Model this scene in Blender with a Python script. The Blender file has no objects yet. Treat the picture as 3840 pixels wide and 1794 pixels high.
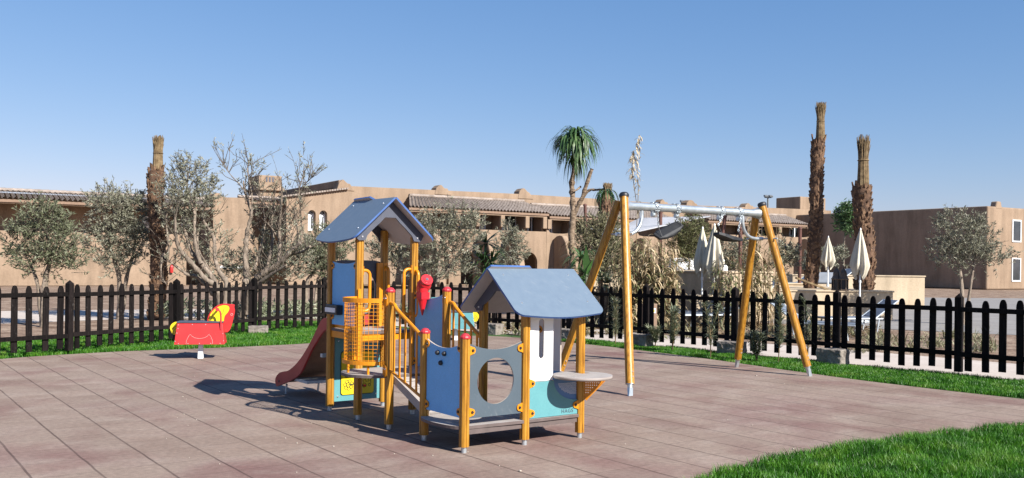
import bpy, math, random
from math import sin, cos, pi, radians
from mathutils import Vector, Matrix
from mathutils.geometry import tessellate_polygon
import numpy as np
random.seed(7); RNG = np.random.default_rng(7)
R = random.uniform

# ---------------------------------------------------------------- camera, sky, sun
S = bpy.context.scene
COL = S.collection
FOC, YH, ROLL, EYE = 3500.0, 987.0, 0.012, 1.55     # focal length and horizon in photo pixels
cam_d = bpy.data.cameras.new('camera'); cam = bpy.data.objects.new('camera', cam_d); COL.objects.link(cam)
cam_d.sensor_width = 36.0; cam_d.lens = 36.0 * FOC / 3840.0; cam_d.shift_y = (YH - 897.0) / 3840.0
cam_d.clip_start = 0.1; cam_d.clip_end = 3000
cam.matrix_world = Matrix.Translation((0, 0, EYE)) @ Matrix.Rotation(pi / 2, 4, 'X') @ Matrix.Rotation(ROLL, 4, 'Z')
S.camera = cam

SUN = Vector((0.725, -0.689, 0.70)).normalized()
sun_el = math.asin(SUN.z)
W = bpy.data.worlds.new('World'); S.world = W; W.use_nodes = True
nt = W.node_tree; bg = nt.nodes['Background']
sky = nt.nodes.new('ShaderNodeTexSky'); sky.sky_type = 'NISHITA'; sky.sun_disc = False
sky.sun_elevation = sun_el; sky.sun_rotation = math.atan2(SUN.x, SUN.y)
sky.air_density = 1.0; sky.dust_density = 0.25; sky.ozone_density = 2.6; sky.altitude = 0
# clear dry air: each channel of the sky is regraded so that the horizon stays blue instead of turning white
sp_ = nt.nodes.new('ShaderNodeSeparateColor'); cb_ = nt.nodes.new('ShaderNodeCombineColor'); nt.links.new(sky.outputs[0], sp_.inputs[0])
for k_, (pw_, gn_) in enumerate(((1.036, .87), (.756, 1.39), (.575, 2.47))):
    p_ = nt.nodes.new('ShaderNodeMath'); p_.operation = 'POWER'; p_.inputs[1].default_value = pw_; nt.links.new(sp_.outputs[k_], p_.inputs[0])
    m_ = nt.nodes.new('ShaderNodeMath'); m_.operation = 'MULTIPLY'; m_.inputs[1].default_value = gn_; nt.links.new(p_.outputs[0], m_.inputs[0])
    nt.links.new(m_.outputs[0], cb_.inputs[k_])
nt.links.new(cb_.outputs[0], bg.inputs[0]); bg.inputs[1].default_value = 0.056
sd = bpy.data.lights.new('sun', 'SUN'); sd.energy = 5.0; sd.angle = radians(0.5); sd.color = (1.0, 0.955, 0.88)
so = bpy.data.objects.new('sun', sd); COL.objects.link(so)
so.rotation_euler = (-SUN).to_track_quat('-Z', 'Y').to_euler()
S.view_settings.view_transform = 'Standard'; S.view_settings.look = 'None'
S.view_settings.exposure = 0.98; S.view_settings.gamma = 1.0

# ---------------------------------------------------------------- measuring helpers
VP = 3840.0 / 2575.0
def _ray(x, y):
    du, dv = x * VP - 1920.0, y * VP - YH
    c, s = cos(ROLL), sin(ROLL)
    return Vector(((c * du + s * dv) / FOC, 1.0, -(-s * du + c * dv) / FOC))
def at(x, y, Y):            # a point of the place seen at (x, y) of the 2575 px photo, Y metres ahead
    return _ray(x, y) * Y + Vector((0, 0, EYE))
def onground(x, y, z=0.0):
    d = _ray(x, y); return d * ((z - EYE) / d.z) + Vector((0, 0, EYE))

# ---------------------------------------------------------------- materials
def pmat(name, cols, scale=6.0, rough=0.6, metal=0.0, stretch=(1, 1, 1), bump=0.0, bscale=None, detail=6.0,
         spec=0.5, transl=0.0, fine=0.0, coat=0.0, stain=0.0, wear=0.0, vary=0.0):
    """principled material whose colour drifts through cols with noise"""
    m = bpy.data.materials.new(name); m.use_nodes = True
    n = m.node_tree.nodes; l = m.node_tree.links; b = n['Principled BSDF']
    tc = n.new('ShaderNodeTexCoord'); mp = n.new('ShaderNodeMapping'); mp.inputs['Scale'].default_value = stretch
    l.new(tc.outputs['Object'], mp.inputs[0])
    no = n.new('ShaderNodeTexNoise'); no.inputs['Scale'].default_value = scale; no.inputs['Detail'].default_value = detail
    l.new(mp.outputs[0], no.inputs[0])
    cr = n.new('ShaderNodeValToRGB'); e = cr.color_ramp.elements
    ps = np.linspace(0.3, 0.7, len(cols))
    while len(e) < len(cols): e.new(0.5)
    for k, c in enumerate(cols):
        e[k].position = float(ps[k]); e[k].color = (*c, 1)
    l.new(no.outputs[0], cr.inputs[0]); out = cr.outputs[0]
    if stain:
        m3 = n.new('ShaderNodeMapping'); m3.inputs['Scale'].default_value = (1.1, 1.1, .16); l.new(tc.outputs['Object'], m3.inputs[0])
        n3 = n.new('ShaderNodeTexNoise'); n3.inputs['Scale'].default_value = 1.3; n3.inputs['Detail'].default_value = 9; n3.inputs['Roughness'].default_value = .65; l.new(m3.outputs[0], n3.inputs[0])
        r3 = n.new('ShaderNodeMapRange'); r3.inputs[1].default_value = .42; r3.inputs[2].default_value = .68; r3.inputs[3].default_value = 1.05; r3.inputs[4].default_value = 1 - stain
        l.new(n3.outputs[0], r3.inputs[0]); x3 = n.new('ShaderNodeVectorMath'); x3.operation = 'SCALE'; l.new(out, x3.inputs[0]); l.new(r3.outputs[0], x3.inputs['Scale']); out = x3.outputs[0]
    if fine:
        n2 = n.new('ShaderNodeTexNoise'); n2.inputs['Scale'].default_value = scale * 14; n2.inputs['Detail'].default_value = 3
        l.new(mp.outputs[0], n2.inputs[0])
        mr = n.new('ShaderNodeMapRange'); mr.inputs[1].default_value = 0.3; mr.inputs[2].default_value = 0.7
        mr.inputs[3].default_value = 1 - fine; mr.inputs[4].default_value = 1 + fine
        l.new(n2.outputs[0], mr.inputs[0])
        mx = n.new('ShaderNodeVectorMath'); mx.operation = 'SCALE'
        l.new(out, mx.inputs[0]); l.new(mr.outputs[0], mx.inputs['Scale']); out = mx.outputs[0]
    if wear:        # thin pale scratches and dusty rubbed spots
        m4 = n.new('ShaderNodeMapping'); m4.inputs['Scale'].default_value = (1, 1, 1); m4.inputs['Rotation'].default_value = (.5, .6, .4); l.new(tc.outputs['Object'], m4.inputs[0])
        m5 = n.new('ShaderNodeMapping'); m5.inputs['Scale'].default_value = (38, 38, 3.5); l.new(m4.outputs[0], m5.inputs[0])
        n4 = n.new('ShaderNodeTexNoise'); n4.inputs['Scale'].default_value = 1.0; n4.inputs['Detail'].default_value = 4; l.new(m5.outputs[0], n4.inputs[0])
        r4 = n.new('ShaderNodeMapRange'); r4.inputs[1].default_value = .60; r4.inputs[2].default_value = .74; r4.inputs[3].default_value = 0; r4.inputs[4].default_value = wear; l.new(n4.outputs[0], r4.inputs[0])
        n5 = n.new('ShaderNodeTexNoise'); n5.inputs['Scale'].default_value = 2.6; n5.inputs['Detail'].default_value = 6; l.new(tc.outputs['Object'], n5.inputs[0])
        r5 = n.new('ShaderNodeMapRange'); r5.inputs[1].default_value = .46; r5.inputs[2].default_value = .70; l.new(n5.outputs[0], r5.inputs[0])
        k5 = n.new('ShaderNodeMath'); k5.operation = 'MULTIPLY'; l.new(r4.outputs[0], k5.inputs[0]); l.new(r5.outputs[0], k5.inputs[1])
        x5 = n.new('ShaderNodeMix'); x5.data_type = 'RGBA'; x5.inputs[7].default_value = (.52, .50, .47, 1); l.new(k5.outputs[0], x5.inputs[0]); l.new(out, x5.inputs[6]); out = x5.outputs[2]
    if vary:
        oi = n.new('ShaderNodeObjectInfo'); r6 = n.new('ShaderNodeMapRange'); r6.inputs[3].default_value = 1 - vary; r6.inputs[4].default_value = 1 + vary; l.new(oi.outputs['Random'], r6.inputs[0])
        x6 = n.new('ShaderNodeVectorMath'); x6.operation = 'SCALE'; l.new(out, x6.inputs[0]); l.new(r6.outputs[0], x6.inputs['Scale']); out = x6.outputs[0]
    l.new(out, b.inputs['Base Color'])
    b.inputs['Roughness'].default_value = rough; b.inputs['Metallic'].default_value = metal
    b.inputs['Specular IOR Level'].default_value = spec; b.inputs['Coat Weight'].default_value = coat
    if bump:
        nb = n.new('ShaderNodeTexNoise'); nb.inputs['Scale'].default_value = bscale or scale * 8; nb.inputs['Detail'].default_value = 5
        l.new(mp.outputs[0], nb.inputs[0])
        bp = n.new('ShaderNodeBump'); bp.inputs['Strength'].default_value = bump; bp.inputs['Distance'].default_value = 0.02
        l.new(nb.outputs[0], bp.inputs['Height']); l.new(bp.outputs[0], b.inputs['Normal'])
    if transl:
        tr = n.new('ShaderNodeBsdfTranslucent'); l.new(out, tr.inputs[0])
        ms = n.new('ShaderNodeMixShader'); ms.inputs[0].default_value = transl
        l.new(b.outputs[0], ms.inputs[1]); l.new(tr.outputs[0], ms.inputs[2])
        l.new(ms.outputs[0], n['Material Output'].inputs[0])
    return m

M = {}
M['wood'] = pmat('glazed_wood', [(.215, .085, .008), (.385, .18, .017), (.475, .235, .03)], 5, .38, stretch=(9, 9, .7), bump=.12, bscale=30, fine=.16, vary=.10)
M['orange'] = pmat('orange_paint', [(.56, .20, .006), (.63, .235, .008)], 8, .35)
M['red_cap'] = pmat('red_plastic', [(.42, .025, .035), (.50, .04, .05)], 10, .4, fine=.06)
M['red_scope'] = pmat('red_plastic_bright', [(.50, .012, .02), (.58, .02, .03)], 8, .3)
M['red_slide'] = pmat('dark_red_board', [(.30, .026, .023), (.37, .038, .033)], 5, .45, fine=.06, wear=0.2)
M['red_horse'] = pmat('red_board', [(.46, .020, .020), (.52, .026, .026)], 6, .4, fine=.05, wear=0.12)
M['yellow'] = pmat('yellow_board', [(.66, .50, .012), (.72, .55, .02)], 7, .4, fine=.05)
M['panel_blue'] = pmat('blue_board', [(.125, .39, .72), (.140, .42, .76)], 7, .5, fine=.09, wear=0.12)
M['panel_grey'] = pmat('grey_board', [(.056, .080, .102), (.066, .090, .112)], 6, .5, fine=.06, wear=0.14)
M['board_edge'] = pmat('laminate_edge', [(.36, .30, .25), (.46, .40, .34)], 20, .7)
M['dark_board'] = pmat('dark_blue_board', [(.050, .058, .085), (.065, .072, .10)], 8, .5, fine=.08)
M['white_board'] = pmat('white_board', [(.74, .75, .76), (.82, .82, .82)], 5, .45)
M['aqua'] = pmat('aqua_board', [(.088, .255, .280), (.102, .278, .298)], 6, .45, fine=.05, wear=0.14)
M['roof_top'] = pmat('roof_board_top', [(.112, .153, .205), (.120, .162, .214), (.128, .170, .221)], 14, .42, stretch=(1, 1, 1), fine=.05, detail=4, wear=.16)
M['roof_edge'] = pmat('roof_board_edge', [(.03, .085, .25), (.05, .115, .31)], 9, .5)
M['roof_under'] = pmat('roof_board_underside', [(.44, .40, .38), (.50, .46, .44)], 7, .6, fine=.06)
M['deck'] = pmat('grip_deck', [(.30, .27, .25), (.36, .33, .31)], 9, .75, fine=.14)
M['deck_edge'] = pmat('deck_edge', [(.085, .065, .06), (.12, .09, .085)], 12, .7)
M['galv'] = pmat('galvanised_steel', [(.42, .47, .50), (.60, .65, .68)], 14, .38, metal=.75, fine=.08)
M['galv_dull'] = pmat('galvanised_dull', [(.36, .40, .43), (.50, .54, .57)], 18, .5, metal=.4, fine=.1)
M['black'] = pmat('black_plastic', [(.012, .013, .016), (.022, .023, .028)], 12, .45)
M['rubber'] = pmat('black_rubber', [(.007, .008, .010), (.016, .017, .020)], 20, .6, fine=.2)
M['bolt'] = pmat('bolt_cap', [(.02, .018, .02), (.035, .03, .03)], 20, .35)
M['chrome'] = pmat('bright_bolt', [(.65, .66, .68), (.75, .76, .78)], 20, .25, metal=.8)
M['ink'] = pmat('black_ink', [(.012, .012, .012), (.02, .02, .02)], 9, .6)
M['brown_steel'] = pmat('brown_chute', [(.15, .085, .05), (.22, .13, .08)], 5, .6, stretch=(1, 1, 1), fine=.15)
M['fence'] = pmat('dark_stained_wood', [(.004, .003, .003), (.008, .006, .0058), (.014, .010, .0095)], 5, .85, stretch=(8, 8, 1), bump=.25, bscale=25, fine=.25, spec=.12, wear=.10, vary=.45)
M['concrete'] = pmat('rough_concrete', [(.115, .095, .082), (.185, .16, .138), (.25, .22, .19)], 8, .95, bump=.9, bscale=22, fine=.25)
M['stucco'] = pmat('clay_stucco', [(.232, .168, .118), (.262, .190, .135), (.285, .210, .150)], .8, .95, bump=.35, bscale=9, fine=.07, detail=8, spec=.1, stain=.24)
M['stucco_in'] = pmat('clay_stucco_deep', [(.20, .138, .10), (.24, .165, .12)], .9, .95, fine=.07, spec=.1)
M['terrace'] = pmat('beige_render', [(.44, .35, .245), (.50, .405, .29)], 1.2, .95, bump=.2, bscale=12, fine=.08, spec=.1, stain=.25)
M['frame_white'] = pmat('white_frame', [(.66, .67, .68), (.74, .75, .76)], 5, .5)
M['shutter'] = pmat('pale_shutter', [(.72, .76, .80), (.80, .83, .86)], 5, .55)
M['cloth'] = pmat('cream_canvas', [(.47, .43, .335), (.56, .515, .42)], 4, .85, fine=.06)
M['sail'] = pmat('shade_cloth', [(.62, .63, .66), (.70, .71, .74)], 2, .85, transl=.45)
M['cushion'] = pmat('white_fabric', [(.68, .69, .70), (.78, .78, .78)], 4, .85, fine=.05)
M['pole_white'] = pmat('white_pole', [(.66, .69, .72), (.74, .77, .80)], 6, .4)
M['post_rust'] = pmat('rust_brown_post', [(.075, .028, .020), (.11, .042, .03)], 6, .7, fine=.2)
M['lounge'] = pmat('grey_sling', [(.11, .13, .165), (.16, .185, .23)], 6, .6, fine=.1)
M['lantern'] = pmat('dark_bronze', [(.06, .042, .03), (.15, .105, .075)], 16, .5, metal=.3, fine=.3)
M['bark_olive'] = pmat('olive_bark', [(.10, .078, .060), (.19, .150, .115), (.28, .225, .18)], 7, .95, stretch=(2, 2, .8), bump=.9, bscale=16, fine=.3)
M['bark_dark'] = pmat('dark_bark', [(.07, .055, .042), (.14, .11, .085)], 9, .95, bump=.6, bscale=20, fine=.3)
M['bark_yucca'] = pmat('yucca_bark', [(.08, .052, .034), (.19, .135, .09), (.30, .225, .16)], 9, .95, stretch=(1, 1, 3), bump=1.0, bscale=24, fine=.35)
M['bark_palm'] = pmat('palm_bark', [(.030, .017, .010), (.085, .046, .027), (.165, .095, .056)], 5, .95, bump=.8, bscale=18, fine=.5)
M['boot_palm'] = pmat('palm_frond_stub', [(.065, .034, .020), (.145, .082, .046), (.25, .155, .09)], 9, .95, fine=.5)
M['straw'] = pmat('dry_frond', [(.10, .066, .034), (.19, .132, .068), (.28, .205, .115)], 9, .9, fine=.3, transl=.15)
M['leaf_olive'] = pmat('olive_leaf', [(.10, .105, .065), (.215, .215, .15), (.40, .385, .30)], 9, .55, fine=.4, transl=.2, spec=.4)
M['leaf_olive_green'] = pmat('olive_leaf_green', [(.075, .09, .042), (.145, .16, .09), (.25, .26, .175)], 9, .55, fine=.4, transl=.22)
M['leaf_green'] = pmat('strap_leaf', [(.026, .062, .020), (.062, .125, .040), (.13, .20, .075)], 6, .4, fine=.3, transl=.2)
M['leaf_banana'] = pmat('broad_leaf', [(.05, .13, .03), (.085, .19, .05)], 4, .38, fine=.15, transl=.3)
M['leaf_reed'] = pmat('dry_reed_leaf', [(.26, .185, .095), (.48, .37, .22), (.64, .53, .36)], 8, .8, fine=.35, transl=.25)
M['leaf_reed_green'] = pmat('reed_leaf_green', [(.075, .09, .03), (.13, .14, .055), (.22, .21, .10)], 8, .7, fine=.3, transl=.25)
M['leaf_shrub'] = pmat('shrub_leaf', [(.10, .12, .065), (.18, .20, .12), (.30, .31, .21)], 9, .5, fine=.35, transl=.2)
M['leaf_bush'] = pmat('bush_leaf', [(.085, .085, .040), (.19, .18, .095), (.34, .32, .20)], 9, .6, fine=.4, transl=.22)
M['grass'] = pmat('grass_blade', [(.014, .066, .003), (.036, .145, .005), (.070, .20, .010), (.15, .25, .035)], 3.5, .5, fine=.5, transl=.3)
M['lawn'] = pmat('lawn_soil', [(.022, .055, .008), (.045, .10, .014)], 5, .9, fine=.4)
M['red_ext'] = pmat('red_enamel', [(.5, .02, .02), (.55, .03, .03)], 5, .3)
M['gold_lamp'] = pmat('grey_lamp_metal', [(.10, .11, .12), (.15, .16, .17)], 6, .5)

def glass_mat():
    m = pmat('dark_glass', [(.02, .026, .032), (.035, .042, .05)], 2, .06, spec=.8); return m
M['glass'] = glass_mat()

def tile_mat():         # rubber safety tiles
    m = bpy.data.materials.new('rubber_tiles'); m.use_nodes = True
    n = m.node_tree.nodes; l = m.node_tree.links; b = n['Principled BSDF']
    tc = n.new('ShaderNodeTexCoord'); mp = n.new('ShaderNodeMapping'); mp.vector_type = 'TEXTURE'
    mp.inputs['Location'].default_value = (-2.3003, 7.2855, 0); mp.inputs['Rotation'].default_value = (0, 0, .6255)
    l.new(tc.outputs['Object'], mp.inputs[0])
    sep = n.new('ShaderNodeSeparateXYZ'); l.new(mp.outputs[0], sep.inputs[0])
    def math_(op, a, b_=None, c=None):
        k = n.new('ShaderNodeMath'); k.operation = op
        for i, q in enumerate((a, b_, c)):
            if q is None: continue
            if isinstance(q, (int, float)): k.inputs[i].default_value = q
            else: l.new(q, k.inputs[i])
        return k.outputs[0]
    def noise(sc, det=4, src=None, st=None):
        k = n.new('ShaderNodeTexNoise'); k.inputs['Scale'].default_value = sc; k.inputs['Detail'].default_value = det
        s_ = src or mp.outputs[0]
        if st:
            m2 = n.new('ShaderNodeMapping'); m2.inputs['Scale'].default_value = st; l.new(s_, m2.inputs[0]); s_ = m2.outputs[0]
        l.new(s_, k.inputs[0]); return k.outputs[0]
    wob = math_('MULTIPLY', math_('SUBTRACT', noise(3, 3), .5), .02)
    TX, TY = .4283, .505
    def line(co, size, w):
        q = math_('ADD', co, wob)
        f = math_('FRACT', math_('DIVIDE', q, size))
        d = math_('MULTIPLY', math_('MINIMUM', f, math_('SUBTRACT', 1.0, f)), size)
        k = n.new('ShaderNodeMapRange'); k.interpolation_type = 'SMOOTHSTEP'
        k.inputs[1].default_value = w * .45; k.inputs[2].default_value = w; k.inputs[3].default_value = 1; k.inputs[4].default_value = 0
        l.new(d, k.inputs[0]); return k.outputs[0]
    lx = line(sep.outputs[0], TX, .0115); ly = line(sep.outputs[1], TY, .0075)
    vx = math_('MULTIPLY', lx, math_('ADD', .35, noise(1.6, 2))); vy = math_('MULTIPLY', ly, math_('MULTIPLY', noise(1.3, 2), .85))
    joint = math_('MINIMUM', math_('MAXIMUM', vx, vy), 1.0)
    # a tone for every tile
    cx = math_('FLOOR', math_('DIVIDE', math_('ADD', sep.outputs[0], wob), TX)); cy = math_('FLOOR', math_('DIVIDE', math_('ADD', sep.outputs[1], wob), TY))
    cmb = n.new('ShaderNodeCombineXYZ'); l.new(cx, cmb.inputs[0]); l.new(cy, cmb.inputs[1])
    wn = n.new('ShaderNodeTexWhiteNoise'); wn.noise_dimensions = '2D'; l.new(cmb.outputs[0], wn.inputs['Vector'])
    def ramp(src, cols, p0=.3, p1=.7):
        cr = n.new('ShaderNodeValToRGB'); e = cr.color_ramp.elements; ps = np.linspace(p0, p1, len(cols))
        while len(e) < len(cols): e.new(.5)
        for k, c in enumerate(cols): e[k].position = float(ps[k]); e[k].color = (*c, 1)
        l.new(src, cr.inputs[0]); return cr.outputs[0]
    def mix(f, a, b_, mode='MIX'):
        k = n.new('ShaderNodeMix'); k.data_type = 'RGBA'; k.blend_type = mode
        for i, q in ((0, f), (6, a), (7, b_)):
            if isinstance(q, (int, float)): k.inputs[i].default_value = q
            elif isinstance(q, tuple): k.inputs[i].default_value = (*q, 1)
            else: l.new(q, k.inputs[i])
        return k.outputs[2]
    base = ramp(noise(.55, 5), [(.208, .150, .120), (.248, .188, .152), (.208, .140, .120)], .36, .66)
    red = ramp(noise(1.0, 9, None, (1, .7, 1)), [(0, 0, 0), (1, 1, 1)], .49, .74)
    c = mix(math_('MULTIPLY', red, .78), base, (.150, .074, .068))
    dust = ramp(noise(2.6, 10, None, (.75, 1.15, 1)), [(0, 0, 0), (1, 1, 1)], .50, .78)
    c = mix(math_('MULTIPLY', dust, .50), c, (.335, .275, .232))
    gran = noise(160, 2)
    gm = n.new('ShaderNodeMapRange'); gm.inputs[1].default_value = .25; gm.inputs[2].default_value = .75; gm.inputs[3].default_value = .78; gm.inputs[4].default_value = 1.22
    l.new(gran, gm.inputs[0])
    mid = n.new('ShaderNodeMapRange'); mid.inputs[1].default_value = .3; mid.inputs[2].default_value = .7; mid.inputs[3].default_value = .86; mid.inputs[4].default_value = 1.14
    l.new(noise(22, 6), mid.inputs[0])
    tone = math_('MULTIPLY', math_('MULTIPLY', gm.outputs[0], mid.outputs[0]), math_('ADD', .955, math_('MULTIPLY', wn.outputs[0], .09)))
    sc = n.new('ShaderNodeVectorMath'); sc.operation = 'SCALE'; l.new(c, sc.inputs[0]); l.new(tone, sc.inputs['Scale'])
    c = mix(math_('MULTIPLY', joint, .74), sc.outputs[0], (.055, .035, .030))
    l.new(c, b.inputs['Base Color']); b.inputs['Roughness'].default_value = .93; b.inputs['Specular IOR Level'].default_value = .2
    hgt = math_('SUBTRACT', math_('MULTIPLY', gran, .25), joint)
    bp = n.new('ShaderNodeBump'); bp.inputs['Strength'].default_value = .5; bp.inputs['Distance'].default_value = .006
    l.new(hgt, bp.inputs['Height']); l.new(bp.outputs[0], b.inputs['Normal'])
    return m
M['tiles'] = tile_mat()
M['dirt'] = pmat('dry_soil', [(.13, .085, .06), (.22, .155, .115), (.32, .245, .185)], 1.6, .98, bump=1.0, bscale=14, fine=.4, detail=10, spec=.1)
M['path'] = pmat('pale_path', [(.42, .36, .315), (.50, .44, .39)], 1.5, .95, fine=.08, spec=.1)
M['kerb'] = pmat('pinkish_kerb', [(.30, .17, .15), (.40, .27, .23)], 3, .95, fine=.15)
M['patio'] = pmat('grey_paving', [(.19, .175, .165), (.25, .235, .22)], 1.2, .9, fine=.1)

def roof_tile_mat():
    m = pmat('clay_roof_tiles', [(.19, .155, .13), (.27, .225, .195), (.34, .29, .255)], 3, .9, fine=.3, spec=.15); return m
M['rooftile'] = roof_tile_mat()
def dots_mat():
    m = pmat('perforated_blue', [(.07, .17, .36), (.085, .19, .39)], 6, .5)
    return m
M['inset_blue'] = dots_mat()

# ---------------------------------------------------------------- mesh helpers
class MB:
    def __init__(s): s.v = []; s.f = []; s.sm = []; s.mi = []
    def add(s, vs, fs, smooth=False, mi=0):
        o = len(s.v); s.v.extend(tuple(p) for p in vs)
        s.f.extend(tuple(i + o for i in f) for f in fs)
        s.sm.extend([smooth] * len(fs)); s.mi.extend([mi] * len(fs)); return s
    def box(s, c, size, rot=None, mi=0):
        hx, hy, hz = (k / 2 for k in size); c = Vector(c)
        vs = [Vector((x, y, z)) for z in (-hz, hz) for y in (-hy, hy) for x in (-hx, hx)]
        if rot is not None: vs = [rot @ p for p in vs]
        return s.add([p + c for p in vs], [(0, 2, 3, 1), (4, 5, 7, 6), (0, 1, 5, 4), (2, 6, 7, 3), (0, 4, 6, 2), (1, 3, 7, 5)], mi=mi)
    def beam(s, p0, p1, w, h, up=(0, 0, 1), mi=0):      # rectangular bar between two points
        p0, p1 = Vector(p0), Vector(p1); d = (p1 - p0); L = d.length; d.normalize()
        x = d.cross(Vector(up)).normalized(); z = x.cross(d)
        rot = Matrix((x, d, z)).transposed()
        return s.box((p0 + p1) / 2, (w, L, h), rot, mi)
    def tube(s, path, r, n=8, caps=True, smooth=True, mi=0, closed=False):
        P = [Vector(p) for p in path]; rs = r if isinstance(r, (list, tuple)) else [r] * len(P)
        m = len(P); vs = []; prev = None
        for i, p in enumerate(P):
            if closed: t = (P[(i + 1) % m] - P[i - 1]).normalized()
            else: t = (P[min(i + 1, m - 1)] - P[max(i - 1, 0)]).normalized()
            if prev is None:
                a = Vector((0, 0, 1)) if abs(t.z) < .9 else Vector((1, 0, 0))
                u = t.cross(a).normalized()
            else:
                u = (prev - t * prev.dot(t)).normalized()
            prev = u; w = t.cross(u)
            for k in range(n):
                an = 2 * pi * k / n; vs.append(p + (u * cos(an) + w * sin(an)) * rs[i])
        fs = []
        for i in range(m if closed else m - 1):
            j = (i + 1) % m
            for k in range(n):
                fs.append((i * n + k, i * n + (k + 1) % n, j * n + (k + 1) % n, j * n + k))
        s.add(vs, fs, smooth, mi)
        if caps and not closed:
            s.add(vs[:n], [tuple(range(n))[::-1]], False, mi); s.add(vs[-n:], [tuple(range(n))], False, mi)
        return s
    def lathe(s, prof, c=(0, 0, 0), n=16, smooth=True, mi=0, rot=None):      # prof [(r, z)]
        c = Vector(c); vs = []
        for r, z in prof:
            for k in range(n):
                p = Vector((r * cos(2 * pi * k / n), r * sin(2 * pi * k / n), z))
                vs.append((rot @ p if rot is not None else p) + c)
        fs = []
        for i in range(len(prof) - 1):
            for k in range(n): fs.append((i * n + k, i * n + (k + 1) % n, (i + 1) * n + (k + 1) % n, (i + 1) * n + k))
        s.add(vs, fs, smooth, mi)
        s.add(vs[:n], [tuple(range(n))[::-1]], False, mi); s.add(vs[-n:], [tuple(range(n))], False, mi)
        return s
    def prism(s, loops, fn, t, mi=(0, 0, 0), smooth_side=False):
        """flat shape (outer loop and holes, in plane coordinates a, b) given thickness t along c; fn(a, b, c) -> point"""
        if not isinstance(loops[0][0], (tuple, list)): loops = [loops]
        tri = tessellate_polygon([[Vector((a, b, 0)) for a, b in lp] for lp in loops])
        flat = [q for lp in loops for q in lp]; N = len(flat)
        vs = [fn(a, b, 0) for a, b in flat] + [fn(a, b, t) for a, b in flat]
        def area(t3):
            (ax, ay), (bx, by), (cx, cy) = (flat[k] for k in t3)
            return (bx - ax) * (cy - ay) - (cx - ax) * (by - ay)
        f0, f1 = [], []
        for t3 in tri:
            t3 = tuple(t3)
            if area(t3) < 0: t3 = t3[::-1]
            f0.append(t3[::-1]); f1.append(tuple(k + N for k in t3))
        o = len(s.v)
        s.v.extend(tuple(p) for p in vs)
        for fl, m_ in ((f0, mi[0]), (f1, mi[2])):
            s.f.extend(tuple(i + o for i in f) for f in fl); s.sm.extend([False] * len(fl)); s.mi.extend([m_] * len(fl))
        k0 = 0
        for lp in loops:
            m_ = len(lp)
            for i in range(m_):
                a, b = k0 + i, k0 + (i + 1) % m_
                s.f.append((a + o, b + o, b + N + o, a + N + o)); s.sm.append(smooth_side); s.mi.append(mi[1])
            k0 += m_
        return s
    def build(s, name, mat, parent=None, bevel=0.0, fixn=True):
        me = bpy.data.meshes.new(name); me.from_pydata(s.v, [], s.f)
        for m_ in (mat if isinstance(mat, (list, tuple)) else [mat]): me.materials.append(m_)
        me.polygons.foreach_set('use_smooth', s.sm); me.polygons.foreach_set('material_index', s.mi)
        me.update()
        o = bpy.data.objects.new(name, me); COL.objects.link(o)
        if parent: o.parent = parent
        if fixn:
            import bmesh
            bm = bmesh.new(); bm.from_mesh(me); bmesh.ops.recalc_face_normals(bm, faces=bm.faces); bm.to_mesh(me); bm.free()
        if bevel:
            b = o.modifiers.new('bevel', 'BEVEL'); b.width = bevel; b.segments = 2; b.limit_method = 'ANGLE'; b.angle_limit = radians(40)
        return o

def tag(o, label=None, cat=None, group=None, kind=None):
    if label: o['label'] = label
    if cat: o['category'] = cat
    if group: o['group'] = group
    if kind: o['kind'] = kind
    return o
def thing(name, label, cat, loc=(0, 0, 0), rz=0.0, group=None):
    o = bpy.data.objects.new(name, None); o.empty_display_size = .2; COL.objects.link(o)
    o.location = loc; o.rotation_euler = (0, 0, rz)
    return tag(o, label, cat, group)
def copy_tree(o, parent=None):
    c = o.copy(); COL.objects.link(c)
    if parent: c.parent = parent
    for ch in o.children: copy_tree(ch, c)
    return c
def arc(cx, cy, r, a0, a1, n, ry=None):
    ry = r if ry is None else ry
    return [(cx + r * cos(a0 + (a1 - a0) * k / n), cy + ry * sin(a0 + (a1 - a0) * k / n)) for k in range(n + 1)]
def smooth_path(pts, n=6):
    P = [Vector(p) for p in pts]; out = []
    for i in range(len(P) - 1):
        p0, p1, p2, p3 = P[max(i - 1, 0)], P[i], P[i + 1], P[min(i + 2, len(P) - 1)]
        for k in range(n):
            t = k / n
            out.append(.5 * ((2 * p1) + (p2 - p0) * t + (2 * p0 - 5 * p1 + 4 * p2 - p3) * t * t + (3 * p1 - p0 - 3 * p2 + p3) * t ** 3))
    out.append(P[-1]); return out

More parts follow.
